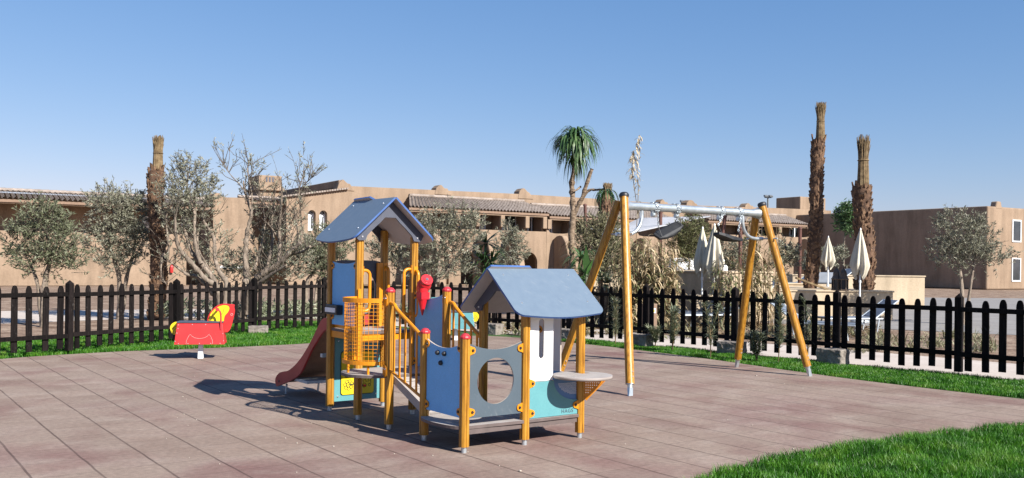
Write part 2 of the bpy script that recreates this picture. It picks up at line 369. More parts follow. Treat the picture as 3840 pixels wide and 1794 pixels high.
# ---------------------------------------------------------------- ground
def sheet(name, pts, z, mat, kind='structure'):
    mb = MB(); mb.add([(x, y, z) for x, y in pts], [])
    tri = tessellate_polygon([[Vector((x, y, 0)) for x, y in pts]])
    fs = []
    for t in tri:
        a, b, c = (Vector(pts[k]) for k in t)
        fs.append(tuple(t) if (b - a).cross(c - a) > 0 else tuple(t)[::-1])
    mb.f.extend(fs); mb.sm.extend([False] * len(fs)); mb.mi.extend([0] * len(fs))
    o = mb.build(name, mat, fixn=False); tag(o, kind=kind); return o
sheet('ground', [(-900, -60), (900, -60), (900, 1500), (-900, 1500)], -.020, M['dirt'])
EDGE_BACK = [(-8.6, 12.6), (-7.6, 14.4), (-6.6, 15.45), (-6.03, 15.82), (-5.44, 16.2), (-4.84, 16.6), (-4.25, 17.06), (-3.78, 17.5), (-3.2, 18.3), (-2.3, 19.2),
             (-1.2, 19.75), (-.1, 19.6), (.98, 18.55), (1.64, 17.8), (2.28, 16.95), (2.9, 16.05), (3.46, 15.15), (3.9, 14.35), (4.38, 13.5), (4.88, 12.7), (5.6, 11.75), (6.25, 10.95),
             (6.5, 10.3), (5.75, 9.7), (4.45, 8.93)]
EDGE_NEAR = [(3.11, 8.11), (2.66, 7.83), (2.32, 7.59), (1.92, 7.27), (1.6, 6.97), (1.40, 6.72), (1.1, 6.2), (.8, 5.2), (.7, 3.5), (.7, -6)]
def resmooth(pts, n=4): return [(p.x, p.y) for p in smooth_path([(x, y, 0) for x, y in pts], n)]
PAVE = resmooth(EDGE_BACK + EDGE_NEAR, 3) + [(-12, -6), (-12, 9)]
sheet('pavement', PAVE, 0.0, M['tiles'])
FENCE_L = [(-9.9, 12.0), (-8.3, 13.4), (-7.15, 15.1), (-6.21, 17.3), (-5.44, 19.72), (-4.32, 21.5), (-2.35, 21.6)]
FENCE_R = [(-2.35, 21.6), (-.37, 20.62), (1.2, 19.25), (2.59, 17.95), (3.95, 16.5), (5.23, 15.0), (6.5, 13.55), (7.75, 12.1)]
LAWN = ([(-9.2, 11.6)] + EDGE_BACK + [(3.11, 8.11), (2.2, 7.5), (1.4, 6.7), (.8, 5.2), (.7, 1), (9, 1), (9.5, 9), (8.0, 12.2)]
        + [(x + .05, y + .05) for x, y in FENCE_R[::-1][1:-1]] + [(-2.35, 22.0), (-4.0, 24.0), (-6.5, 23.4), (-8.6, 18.0), (-10.5, 13.5)])
sheet('lawn', LAWN, -.010, M['lawn'])
sheet('path', [(-14.5, 19.0), (-9.5, 24.6), (-5, 25.2), (-2.4, 22.2), (-.3, 20.85), (1.3, 19.45), (2.75, 18.12), (4.1, 16.7), (5.4, 15.15), (6.7, 13.65), (8.1, 12.1), (10.6, 12.3), (8.8, 14.9),
               (7.1, 16.8), (5.8, 18.2), (4.2, 19.8), (2.2, 22.2), (-1, 26.2), (-4, 28.3), (-10, 29.2), (-17, 26)], -.014, M['path'])
sheet('patio', [(2.5, 28.0), (6.6, 26.2), (9.6, 23.6), (14.5, 20.5), (40, 20.5), (45, 52), (10, 48)], -.012, M['patio'])
# thin kerb round the near grass bed
kb = MB(); kp = resmooth([(6.25, 10.95), (6.5, 10.3), (5.75, 9.7), (4.45, 8.93)] + EDGE_NEAR, 3)
for (a, b) in zip(kp[:-1], kp[1:]):
    kb.beam((a[0], a[1], -.005), (b[0], b[1], -.005), .05, .034)
tag(kb.build('kerb', M['kerb'], fixn=False), kind='structure')

def inside(pts, poly):
    x, y = pts[:, 0], pts[:, 1]; res = np.zeros(len(pts), bool); n = len(poly)
    for i in range(n):
        x0, y0 = poly[i]; x1, y1 = poly[(i + 1) % n]
        c = ((y0 > y) != (y1 > y)) & (x < (x1 - x0) * (y - y0) / (y1 - y0 + 1e-12) + x0)
        res ^= c
    return res
def blades(name, poly, dens, hmin, hmax, w, label, avoid=None, zb=-.012):
    xs = [p[0] for p in poly]; ys = [p[1] for p in poly]
    n = int(dens * (max(xs) - min(xs)) * (max(ys) - min(ys)))
    P = np.stack([RNG.uniform(min(xs), max(xs), n), RNG.uniform(min(ys), max(ys), n)], 1)
    keep = inside(P, poly)
    if avoid is not None: keep &= ~inside(P, avoid)
    vis = (np.abs(P[:, 0]) < P[:, 1] * .57 + 1.6)
    P = P[keep & vis]; n = len(P)
    clump = .6 + .55 * np.sin(P[:, 0] * 5.1 + 1.3 * np.sin(P[:, 1] * 3.7)) * np.sin(P[:, 1] * 4.3 + P[:, 0] * 1.9) + RNG.uniform(-.2, .5, n)
    h = hmin + (hmax - hmin) * np.clip(clump, 0, 1.25)
    a = RNG.uniform(0, 2 * pi, n); ln = RNG.uniform(.1, .75, n) * h; b = RNG.uniform(0, 2 * pi, n)
    ww = w * RNG.uniform(.6, 1.3, n)
    dx, dy = np.cos(a) * ww / 2, np.sin(a) * ww / 2
    lx, ly = np.cos(b) * ln, np.sin(b) * ln
    z0 = np.full(n, zb)
    v = np.empty((n, 5, 3))
    v[:, 0] = np.stack([P[:, 0] - dx, P[:, 1] - dy, z0], 1); v[:, 1] = np.stack([P[:, 0] + dx, P[:, 1] + dy, z0], 1)
    v[:, 2] = np.stack([P[:, 0] + dx * .8 + lx * .4, P[:, 1] + dy * .8 + ly * .4, z0 + h * .6], 1)
    v[:, 3] = np.stack([P[:, 0] - dx * .8 + lx * .4, P[:, 1] - dy * .8 + ly * .4, z0 + h * .6], 1)
    v[:, 4] = np.stack([P[:, 0] + lx, P[:, 1] + ly, z0 + h], 1)
    i = np.arange(n) * 5
    q = np.stack([i, i + 1, i + 2, i + 3], 1); t = np.stack([i + 3, i + 2, i + 4], 1)
    me = bpy.data.meshes.new(name); me.from_pydata(v.reshape(-1, 3).tolist(), [], q.tolist() + t.tolist())
    me.materials.append(M['grass']); me.update()
    o = bpy.data.objects.new(name, me); COL.objects.link(o); tag(o, label, 'grass', kind='stuff'); return o
NEARBED = [(6.25, 10.95), (6.5, 10.3), (5.75, 9.7), (4.45, 8.93)] + EDGE_NEAR[:8] + [(5, 5.0), (9, 7), (8, 12.0), (6.9, 11.9), (6.3, 11.3)]
blades('grass', NEARBED, 6000, .025, .092, .0068, 'long bright green grass in the bed at the near right corner', PAVE)
blades('grass', [(4.7, 12.6), (5.5, 11.8), (6.2, 11.2), (7.8, 12.1), (6.5, 13.5), (5.3, 14.9), (4.0, 16.4), (2.65, 17.85), (1.25, 19.15), (.5, 19.8), (.2, 19.5)] + [(x - .05, y - .05) for x, y in EDGE_BACK[12:20]],
       3600, .02, .06, .009, 'short green grass strip between the red paving and the right fence', PAVE)
blades('grass', [(x, y - .05) for x, y in EDGE_BACK[:11]] + [(-2.6, 21.9), (-4.6, 23.6), (-6.4, 23.2), (-8.4, 18.5), (-10.4, 13.5)], 2100, .025, .07, .011,
       'green grass strip along the left fence behind the red rocker', PAVE)

# ---------------------------------------------------------------- picket fences with their blocks
def fence(pts, label, flip=False, skip_first=False):
    root = thing('picket_fence', label, 'fence', (pts[0][0], pts[0][1], 0))
    o = Vector((pts[0][0], pts[0][1], 0))
    def place(mb, name): mb.build(name, M['fence'], root)
    for k, (x, y) in enumerate(pts):
        if skip_first and k == 0: continue
        q = Vector((x, y, 0)) - o; d = Vector(pts[min(k + 1, len(pts) - 1)]) - Vector(pts[max(k - 1, 0)]); an = math.atan2(d.y, d.x)
        rot = Matrix.Rotation(an, 3, 'Z'); mb = MB(); h = .047
        mb.box(q + Vector((0, 0, .59)), (2 * h, 2 * h, 1.08), rot)
        top = [rot @ Vector((sx * h, sy * h, 0)) + q + Vector((0, 0, 1.13)) for sx, sy in ((-1, -1), (1, -1), (1, 1), (-1, 1))]
        mb.add(top + [q + Vector((0, 0, 1.19))], [(0, 1, 4), (1, 2, 4), (2, 3, 4), (3, 0, 4)])
        place(mb, 'post')
    for k in range(len(pts) - 1):
        a, b = Vector((*pts[k], 0)) - o, Vector((*pts[k + 1], 0)) - o
        d = (b - a); L = d.length; d.normalize(); nrm = Vector((d.y, -d.x, 0))     # towards the playground
        for z in (.30 + R(-.008, .008), .955 + R(-.008, .008)):
            mb = MB(); mb.beam(a + d * .05 + nrm * .035 + Vector((0, 0, z)), b - d * .05 + nrm * .035 + Vector((0, 0, z + R(-.012, .012))), .032, .068)
            place(mb, 'rail')
        m = max(5, int(round(L / .222)) - 1)
        for i in range(m):
            t = L * (i + .62) / (m + .25) + R(-.006, .006); p = a + d * t; zt = 1.105 + R(-.020, .016); zb = .085 + R(-.02, .02); w = .048 + R(-.002, .002)
            tilt = R(-.013, .013)
            prof = [(-w, zb), (w, zb), (w, zt - .10), (w * .92, zt - .065), (w * .72, zt - .03), (w * .42, zt - .006), (0, zt), (-w * .42, zt - .006), (-w * .72, zt - .03), (-w * .92, zt - .065), (-w, zt - .10)]
            mb = MB(); mb.prism(prof, lambda u, v, c: p + d * (u + tilt * v) + nrm * (.018 - c) + Vector((0, 0, v)), .022)
            place(mb, 'picket')
    return root
fence(FENCE_L, 'dark stained wooden picket fence on the left, behind the red rocker and slide')
fence(FENCE_R, 'dark stained wooden picket fence on the right, behind the swing and playhouse', skip_first=True)
def rough_block(loc, rz, size, label, seed):
    rr = random.Random(seed); mb = MB(); n = 5
    import bmesh
    bm = bmesh.new(); bmesh.ops.create_cube(bm, size=1.0); bmesh.ops.subdivide_edges(bm, edges=bm.edges[:], cuts=4, use_grid_fill=True)
    for v in bm.verts:
        k = 1 + .0 * v.co.x
        v.co = Vector((v.co.x * size[0] * k, v.co.y * size[1], (v.co.z + .5) * size[2] - .02)) + Vector((rr.uniform(-1, 1), rr.uniform(-1, 1), rr.uniform(-1, 1))) * .010
    me = bpy.data.meshes.new('concrete_block'); bm.to_mesh(me); bm.free(); me.materials.append(M['concrete'])
    o = bpy.data.objects.new('concrete_block', me); COL.objects.link(o); o.location = loc; o.rotation_euler = (0, 0, rz)
    bv = o.modifiers.new('bevel', 'BEVEL'); bv.width = .012; bv.segments = 1
    tag(o, label, 'block', 'rough concrete blocks at the feet of the fence posts'); return o
for k, (x, y, rz, s, lab) in enumerate([
        (-5.30, 19.55, .25, (.40, .24, .19), 'rough concrete block under a left fence post behind the red rocker'),
        (-.42, 20.42, -.7, (.46, .26, .24), 'mossy shadowed concrete block at the fence behind the aqua rocker'),
        (1.12, 19.02, -.75, (.42, .26, .24), 'concrete block at the fence post seen right of the white playhouse panel'),
        (2.50, 17.80, -.78, (.36, .24, .24), 'concrete block at the fence post right beside the front left swing leg'),
        (3.86, 16.32, -.78, (.46, .26, .25), 'concrete block at the fence post behind the far right swing legs'),
        (5.12, 14.85, -.80, (.42, .30, .27), 'ribbed hollow concrete block at the fence post right of the swing')]):
    rough_block((x, y, 0), rz, s, lab, k)

# ---------------------------------------------------------------- the play structure
TH, UA, UB = .6293, .615, .635
O0 = Vector((-1.8687, 9.6592, 0))
AX = Vector((cos(TH), sin(TH), 0)); BX = Vector((sin(TH), -cos(TH), 0))
def tow(x, y, z=0.0): return O0 + AX * x - BX * y + Vector((0, 0, z))
def ploc(x, y, lx):          # photo point on the play structure's plane local x = lx -> (local y, z)
    d = _ray(x, y); o = -O0; ol = Vector((o.dot(AX), -o.dot(BX), EYE)); dl = Vector((d.dot(AX), -d.dot(BX), d.z))
    t = (lx - ol.x) / dl.x; p = ol + dl * t; return (p.y, p.z)
PS = thing('play_structure', 'orange and blue wooden climbing frame with roofed tower, slide, ramp and low playhouse', 'playground', O0, TH)
def P(name, mb, mat, parent=PS, bevel=0.0, label=None):
    o = mb.build(name, mat, parent, bevel)
    if label: o['label'] = label
    return o
def g(i, j, z=0.0): return Vector((UA * i, -UB * j, z))
def post_profile(h=.0365, c=.016, gw=.005, gd=.007):
    side = [(-h + c, -h), (-gw, -h), (0, -h + gd), (gw, -h), (h - c, -h)]; out = []
    for k in range(4):
        a = k * pi / 2
        out += [(x * cos(a) - y * sin(a), x * sin(a) + y * cos(a)) for x, y in side]
    return out
PROF = post_profile()
def post(i, j, top, cap):
    q = g(i, j); mb = MB()
    mb.prism(PROF, lambda a, b, c: q + Vector((a, b, .048 + c)), top - .048)
    o = P('post', mb, M['wood'])
    f = MB(); f.tube([q + Vector((0, 0, -.03)), q + Vector((0, 0, .06))], .0225, 12); P('foot', f, M['galv'], o)
    if cap:
        k = MB(); k.lathe([(.044, top - .006), (.046, top + .008), (.043, top + .014), (.026, top + .034), (.008, top + .040)], (q.x, q.y, 0), 12, smooth=False)
        P('cap', k, M['red_cap'], o)
    return o
for (i, j, top, cap) in [(0, 0, 1.80, 0), (1, 0, 1.88, 0), (0, 1, 1.80, 0), (1, 1, 1.80, 0), (0, 2, 1.272, 1), (1, 2, 1.275, 1),
                         (0, 3, .936, 1), (0, 4, .934, 1), (1, 3, 1.20, 0), (1, 4, 1.13, 0), (2, 3, 1.18, 0), (2, 4, 1.13, 0)]:
    post(i, j, top, cap)

# decks
def deck(loop, z, t=.026, parent=PS):
    mb = MB(); mb.prism(loop, lambda a, b, c: Vector((a, b, z - t + c)), t, mi=(1, 1, 0)); return P('platform', mb, [M['deck'], M['deck_edge']])
E_ = .02
deck([(-.01, .03), (UA + .01, .03), (UA + .01, -UB - .03), (-.01, -UB - .03)], .86)
cy1 = -1.5 * UB
deck([(UA, -UB - .031), (UA, -2 * UB - .04)] + [(x, y) for x, y in arc(0, cy1, .30, 1.5 * pi, .5 * pi, 18, UB / 2 + .0)], .50)
cy2 = -3.5 * UB
deck([(UA, -3 * UB + .03)] + arc(0, cy2, .11, .5 * pi, 1.5 * pi, 16, UB / 2 + .01) + [(UA, -4 * UB - .03)], .215)
deck([(UA + .003, -3 * UB + .03), (UA + .003, -4 * UB - .025), (2 * UA + .03, -4 * UB - .025), (2 * UA + .03, -3 * UB + .03)], .215)
for (a, b) in [((0, 0), (1, 0)), ((0, 1), (1, 1)), ((0, 0), (0, 1)), ((1, 0), (1, 1))]:
    fr = MB(); p, q = g(*a, .80), g(*b, .80); d = (q - p).normalized(); fr.beam(p + d * .04, q - d * .04, .02, .065); P('deck_frame', fr, M['orange'])
for (a, b, z) in [((0, 2), (1, 2), .45), ((1, 1), (1, 2), .45), ((0, 4), (1, 4), .165), ((1, 3), (1, 4), .165), ((1, 4), (2, 4), .165), ((2, 3), (2, 4), .165), ((0, 3), (1, 3), .165)]:
    fr = MB(); p, q = g(*a, z), g(*b, z); d = (q - p).normalized(); fr.beam(p + d * .04, q - d * .04, .018, .04); P('deck_frame', fr, M['deck_edge'])
# ramp between the two decks, with thick grey sides
mb = MB(); p0, p1 = (-2 * UB - .02, .495), (-3 * UB + .03, .235)
for x in (.045, UA - .045):
    mb = MB(); mb.prism([(p0[0], p0[1]), (p0[0], p0[1] - .075), (p1[0] - .02, p1[1] - .06), (p1[0] - .02, p1[1] + .03)], lambda a, b, c, x=x: Vector((x - .012 + c, a, b)), .024); P('ramp_side', mb, M['deck'])
mb = MB(); mb.beam(Vector((UA / 2, p0[0], p0[1] - .03)), Vector((UA / 2, p1[0], p1[1] - .012)), UA - .118, .022)
for k in range(4):
    t = (k + .6) / 4.6; mb.box((UA / 2, p0[0] + (p1[0] - p0[0]) * t, p0[1] + (p1[1] - p0[1]) * t - .006), (UA - .14, .03, .018))
P('ramp', mb, M['deck'])

# panels; a plane is 'x' (fixed local x) or 'y'
def pl(axis, k, t=.014):
    if axis == 'x': return lambda a, b, c: Vector((k - t / 2 + c, a, b))
    return lambda a, b, c: Vector((a, k - t / 2 + c, b))
def dip_top(a0, a1, z, dip, n=14):       # concave upper edge from a1 back to a0
    return [(a1 + (a0 - a1) * k / n, z - dip * (1 - (2 * k / n - 1) ** 2)) for k in range(n + 1)]
def bracket(axis, k, a, z, sgn, out=-1):
    """orange ear with a bolt holding a panel corner to its post; sgn: side on which the panel lies"""
    lp = [(a + sgn * .030, z - .042), (a + sgn * .030, z + .042)] + arc(a + sgn * .063, z, .030, pi / 2, -pi / 2, 8) if sgn > 0 else \
         [(a - .030, z + .042), (a - .030, z - .042)] + arc(a - .063, z, .030, 1.5 * pi, .5 * pi, 8)
    kk = k + out * .013; mb = MB(); mb.prism(lp, pl(axis, kk, .010), .010); o = P('bracket', mb, M['orange'])
    c = pl(axis, kk, 0)(a + sgn * .066, z, out * .003); dv = Vector((out, 0, 0)) if axis == 'x' else Vector((0, out, 0))
    b = MB(); b.tube([c, c + dv * .012], [.014, .010], 10); P('bolt', b, M['bolt'], o)
T_ = .014
a0, a1 = -3 * UB - .045, -4 * UB + .045
mb = MB(); mb.prism([(a0, .275), (a1, .275)] + dip_top(a0, a1, .885, .055), pl('x', 0), T_, mi=(0, 1, 0)); P('panel', mb, [M['panel_blue'], M['board_edge']], label='blue panel with three dark knobs and a dipped top edge')
for (z_, s_, a_) in [(.845, -1, -3 * UB), (.845, 1, -4 * UB), (.325, -1, -3 * UB), (.325, 1, -4 * UB)]: bracket('x', 0, a_, z_, s_)
for (y_, z_) in [(-2.137, .782), (-2.245, .782), (-2.19, .700)]:
    kn = MB(); kn.lathe([(.020, 0), (.022, .008), (.018, .022), (.008, .030)], (-.007, y_, z_), 12, rot=Matrix.Rotation(-pi / 2, 3, 'Y')); P('knob', kn, M['black'])
b0, b1 = .045, UA - .045
hole = arc(.305, .567, .186, 0, 2 * pi * 47 / 48, 47, .192)
mb = MB(); mb.prism([[(b0, .275), (b1, .275)] + dip_top(b0, b1, .885, .055), hole], pl('y', -4 * UB), T_, mi=(0, 1, 0))
P('panel', mb, [M['panel_grey'], M['board_edge']], label='grey panel with a large round hole')
for (z_, s_, a_) in [(.83, 1, 0), (.83, -1, UA), (.325, 1, 0), (.325, -1, UA)]: bracket('y', -4 * UB, a_, z_, s_)
# aqua counter panel with blue quarter and white tall panel
c0, c1 = UA + .04, 2 * UA - .04
qd = arc(c1, .535, .27, pi, 1.5 * pi, 14, .19)
mb = MB(); mb.prism([(c0, .22), (c1, .22)] + qd[::-1] + [(.915, .53), (c0, .53)], pl('y', -4 * UB - .004), T_, mi=(0, 1, 0)); P('panel', mb, [M['aqua'], M['board_edge']], label='aqua panel with a quarter circle cut from its corner')
mb = MB(); mb.prism([(c1 - .004, .53)] + qd, pl('y', -4 * UB + .0065, .010), .010); ins = P('panel', mb, M['inset_blue'], label='blue quarter circle inset with a white mesh')
ds = MB()
for r_ in range(12):
    for q_ in range(18):
        x_ = c1 - .008 - q_ * .0115 - (r_ % 2) * .0057; z_ = .505 - r_ * .0105
        if ((x_ - c1) / .225) ** 2 + ((z_ - .535) / .145) ** 2 < 1 and z_ < .502:
            ds.add([(x_ + .0042 * cos(t), -4 * UB - .0004, z_ + .0042 * sin(t)) for t in (0, pi / 2, pi, 1.5 * pi)], [(0, 1, 2, 3)])
P('mesh_screen', ds, M['white_board'], ins)
slot = arc(.785, 1.045, .027, 0, pi, 8) + arc(.785, .755, .027, pi, 2 * pi, 8)
mb = MB(); mb.prism([[(c0, .535), (.915, .535), (.915, 1.13), (c0, 1.13)], slot], pl('y', -4 * UB + .004), T_, mi=(0, 1, 0)); P('panel', mb, [M['white_board'], M['board_edge']], label='white upright panel with a long slot')
mb = MB(); mb.prism([(-3 * UB - .04, .56), (-2.262, .56), (-2.262, 1.15), (-3 * UB - .04, 1.15)], pl('x', 2 * UA), T_, mi=(0, 1, 0)); P('panel', mb, [M['white_board'], M['board_edge']])
mb = MB(); mb.prism([(-3 * UB - .04, .22), (-4 * UB + .04, .22), (-4 * UB + .04, .555), (-3 * UB - .04, .575)], pl('x', 2 * UA), T_, mi=(0, 1, 0)); P('panel', mb, [M['panel_blue'], M['board_edge']])
for (z_, s_, a_) in [(.52, 1, UA), (.265, 1, UA), (.30, -1, 2 * UA)]: bracket('y', -4 * UB - .004, a_, z_, s_)
bracket('x', 2 * UA, -3 * UB, .93, -1)
def text_obj(txt, size, mat, parent, loc, rot):
    cu = bpy.data.curves.new('lettering', 'FONT'); cu.body = txt; cu.size = size; cu.extrude = .0012; cu.align_x = 'CENTER'; cu.align_y = 'CENTER'; cu.space_character = 1.15
    t = bpy.data.objects.new('lettering_src', cu); COL.objects.link(t)
    dg = bpy.context.evaluated_depsgraph_get(); me = bpy.data.meshes.new_from_object(t.evaluated_get(dg))
    bpy.data.objects.remove(t); o = bpy.data.objects.new('lettering', me); COL.objects.link(o)
    me.materials.clear(); me.materials.append(mat); o.parent = parent; o.location = loc; o.rotation_euler = rot; return o
text_obj('HAGS', .048, M['panel_grey'], PS, (1.075, -4 * UB - .0125, .252), (pi / 2, 0, 0))
# corner table on perforated orange bracket
tc_ = (1.135, -2.685)
mb = MB(); outer = arc(*tc_, .26, 0, 2 * pi * 47 / 48, 47)
cut = [(1.18, -2.62), (1.18, -2.505), (1.285, -2.505), (1.285, -2.62)]
mb.prism([outer, cut], lambda a, b, c: Vector((a, b, .555 + c)), .026, mi=(1, 1, 0), smooth_side=True)
P('table_top', mb, [M['deck'], pmat('table_edge', [(.24, .20, .18), (.30, .26, .24)], 9, .7)], label='round grey corner table')
dv = Vector((.79, -.61, 0)); base = Vector((2 * UA, -4 * UB, 0)) + dv * .035
tri = [(0, .552), (.215, .552), (.02, .34), (0, .34)]
holes = []
for r_ in range(7):
    for q_ in range(9):
        u_, z_ = .018 + q_ * .019, .535 - r_ * .022
        if u_ < .19 - (.552 - z_) * .92: holes.append(arc(u_, z_, .0055, 0, -2 * pi * 5 / 6, 5))
for s_, off in ((1, .0), (-1, .0)):
    nrm = Vector((dv.y, -dv.x, 0))
mb = MB(); mb.prism([tri] + holes, lambda a, b, c: base + dv * a + Vector((dv.y, -dv.x, 0)) * c + Vector((0, 0, b)), .004)
mb.beam(base + dv * .02 + Vector((0, 0, .335)), base + dv * .222 + Vector((0, 0, .55)), .03, .006)
P('table_bracket', mb, M['orange'])

# tower panels
a0, a1 = -.045, -UB + .045
mb = MB(); mb.prism([(a0, .90), (a1, .90)] + dip_top(a0, a1, 1.545, .022), pl('x', 0), T_, mi=(0, 1, 0)); P('panel', mb, [M['panel_blue'], M['board_edge']])
for (z_, s_, a_) in [(1.50, -1, 0), (1.50, 1, -UB), (.985, -1, 0)]: bracket('x', 0, a_, z_, s_)
ab = MB(); ab.box((-.045, -.17, 1.055), (.07, .26, .10)); a_o = P('abacus', ab, M['black'], bevel=.008)
bd = MB()
for k in range(7): bd.tube([(-.083, -.065 - k * .033, 1.03), (-.083, -.065 - k * .033, 1.075)], [.013, .013], 8)
P('bead', bd, M['white_board'], a_o)
mb = MB(); mb.prism([(-.02, .865), (-.02, .965), (-.10, .965), (-.2, .90), (-UB + .05, .90), (-UB + .05, .865)], pl('x', .03), T_); P('kick_plate', mb, M['orange'])
# telescope panel
a0, a1 = -UB - .045, -2 * UB + .045
mb = MB(); mb.prism([(a0, .46), (a1, .46)] + dip_top(a0, a1, 1.245, .055), pl('x', UA), T_, mi=(0, 1, 0)); P('panel', mb, [M['panel_blue'], M['board_edge']], label='blue panel carrying the red telescope')
for (z_, s_, a_) in [(1.21, -1, -UB), (.55, -1, -UB), (.55, 1, -2 * UB)]: bracket('x', UA, a_, z_, s_)
sc = MB(); sy = -.905
sc.tube([(UA - .055, sy, 1.02), (UA - .055, sy, 1.19)], [.006, .052], 16)
sc.box((UA - .05, sy, 1.215), (.09, .10, .07)); sc.tube([(UA - .05, sy, 1.24), (UA - .05, sy, 1.30)], [.045, .05], 14)
sco = P('telescope', sc, M['red_scope'])
ax = (Vector((-.16, -.81, .55))).normalized(); cp = Vector((UA - .03, sy + .01, 1.325)); st = MB()
st.tube([cp - ax * .12, cp - ax * .10, cp - ax * .02, cp + ax * .075, cp + ax * .078], [.05, .058, .072, .058, .048], 20)
st.tube([cp + ax * .070, cp + ax * .095], [.060, .060], 20)
st.tube([cp + ax * .095, cp + ax * .100], [.036, .034], 16)
P('barrel', st, M['red_scope'], sco)
ln = MB(); ln.tube([cp + ax * .100, cp + ax * .104], [.016, .014], 12); P('lens', ln, M['dark_board'], sco)
# lower panel with the picture board
b0, b1 = .045, UA - .045
mb = MB(); mb.prism([(b0, .09), (b1, .09), (b1, .785), (b0, .785)], pl('y', 0), T_, mi=(0, 1, 0)); P('panel', mb, [M['aqua'], M['board_edge']], label='aqua panel under the tower carrying the yellow picture board')
for x_, z_ in [(.085, .14), (.53, .14), (.085, .72), (.53, .72)]: bl = MB(); bl.tube([(x_, -.007, z_), (x_, -.015, z_)], [.012, .009], 10); P('bolt', bl, M['chrome'])
rc = lambda x0, x1, z0, z1, r: arc(x1 - r, z0 + r, r, -pi / 2, 0, 5) + arc(x1 - r, z1 - r, r, 0, pi / 2, 5) + arc(x0 + r, z1 - r, r, pi / 2, pi, 5) + arc(x0 + r, z0 + r, r, pi, 1.5 * pi, 5)
mb = MB(); mb.prism(rc(.12, .495, .155, .60, .025), pl('y', -.0135, .012), .012); gb = P('picture_board', mb, M['yellow'])
mb = MB(); mb.prism(rc(.113, .502, .148, .607, .028), pl('y', -.0095, .004), .003); P('board_rim', mb, M['ink'], gb)
dr = MB(); YB = -.0215
def dc(cx, cz, r, n=16, w=.0024): dr.tube([(cx + r * cos(2 * pi * k / n), YB, cz + r * sin(2 * pi * k / n)) for k in range(n)], w, 4, closed=True)
def dl(pts, w=.0024): dr.tube([(x, YB, z) for x, z in pts], w, 4)
dc(.200, .255, .022)
for k in range(7): dc(.200 + .040 * cos(k * 2 * pi / 7 + .3), .255 + .040 * sin(k * 2 * pi / 7 + .3), .0175, 10)
dc(.180, .350, .016); dc(.232, .350, .016)
dl([(.160, .352), (.160, .372), (.185, .385), (.190, .42), (.222, .42), (.232, .385), (.252, .380), (.252, .352), (.250, .35)]); dl([(.196, .35), (.214, .35)])
dc(.385, .242, .022); dc(.445, .242, .014); dl([(.37, .27), (.37, .30), (.40, .30), (.405, .275), (.43, .275), (.43, .325), (.46, .325), (.46, .258)]); dl([(.44, .29), (.455, .29)])
dc(.40, .385, .028); dc(.40, .385, .012); dl([(.36, .365), (.34, .365), (.34, .405), (.36, .405)]); dl([(.43, .40), (.455, .42), (.455, .365), (.43, .365)])
dl([(.225, .352), (.33, .358)], .005); dl([(.20, .255), (.27, .262)], .005); dl([(.33, .235), (.385, .243)], .005)
P('drawing', dr, M['ink'], gb)
rk = MB(); rk.lathe([(.012, 0), (.012, .014)], (.385, -.0215, .238), 12, rot=Matrix.Rotation(pi / 2, 3, 'X')); rk.lathe([(.012, 0), (.012, .014)], (.282, -.0215, .262), 12, rot=Matrix.Rotation(pi / 2, 3, 'X'))
P('slider_knob', rk, M['red_scope'], gb)
# slide mouth: grey portal with orange side plates
mb = MB(); portal = [(.05, .87), (.10, .87), (.10, 1.25)] + arc(.32, 1.25, .20, pi, .25, 10, .22) + [(.505, .87), (.57, .87), (.57, 1.545), (.50, 1.56), (.12, 1.56), (.05, 1.545)]
mb.prism(portal, pl('y', .012), T_, mi=(0, 1, 0)); P('panel', mb, [M['dark_board'], M['board_edge']], label='dark grey portal panel at the top of the slide')
for c_, z_ in (((.555, -.02, 1.19), (.075, .02, .69)), ((.07, -.02, .96), (.05, .02, .2))): mb = MB(); mb.box(c_, z_); P('side_plate', mb, M['orange'])
mb = MB(); mb.box((.32, .03, .93), (.40, .016, .11)); P('slide_lip', mb, M['red_slide'])
# hand grips
def grip(q, d, z0, z1, out=.115, off=(0, 0)):
    q = q + Vector((*off, 0)); d = Vector(d); pts = [q + d * .03 + Vector((0, 0, z1))]
    pts += [q + d * (out - .05 + .05 * sin(a)) + Vector((0, 0, z1 - .05 + .05 * cos(a))) for a in np.linspace(0, pi / 2, 6)]
    pts += [q + d * (out - .05 + .05 * cos(a)) + Vector((0, 0, z0 + .05 - .05 * sin(a))) for a in np.linspace(0, pi / 2, 6)]
    pts += [q + d * .03 + Vector((0, 0, z0))]
    mb = MB(); mb.tube(pts, .0165, 10)
    for z in (z0, z1): mb.box(q + d * .034 + Vector((0, 0, z)), (.012 if abs(d.x) > .5 else .045, .012 if abs(d.y) > .5 else .045, .085))
    P('hand_grip', mb, M['orange'])
grip(g(0, 1), (1, 0, 0), 1.06, 1.46); grip(g(1, 1), (-1, 0, 0), 1.02, 1.475); grip(g(1, 1), (0, -1, 0), 1.0, 1.46, .09)
grip(g(1, 0), (0, -1, 0), 1.12, 1.49, .10)
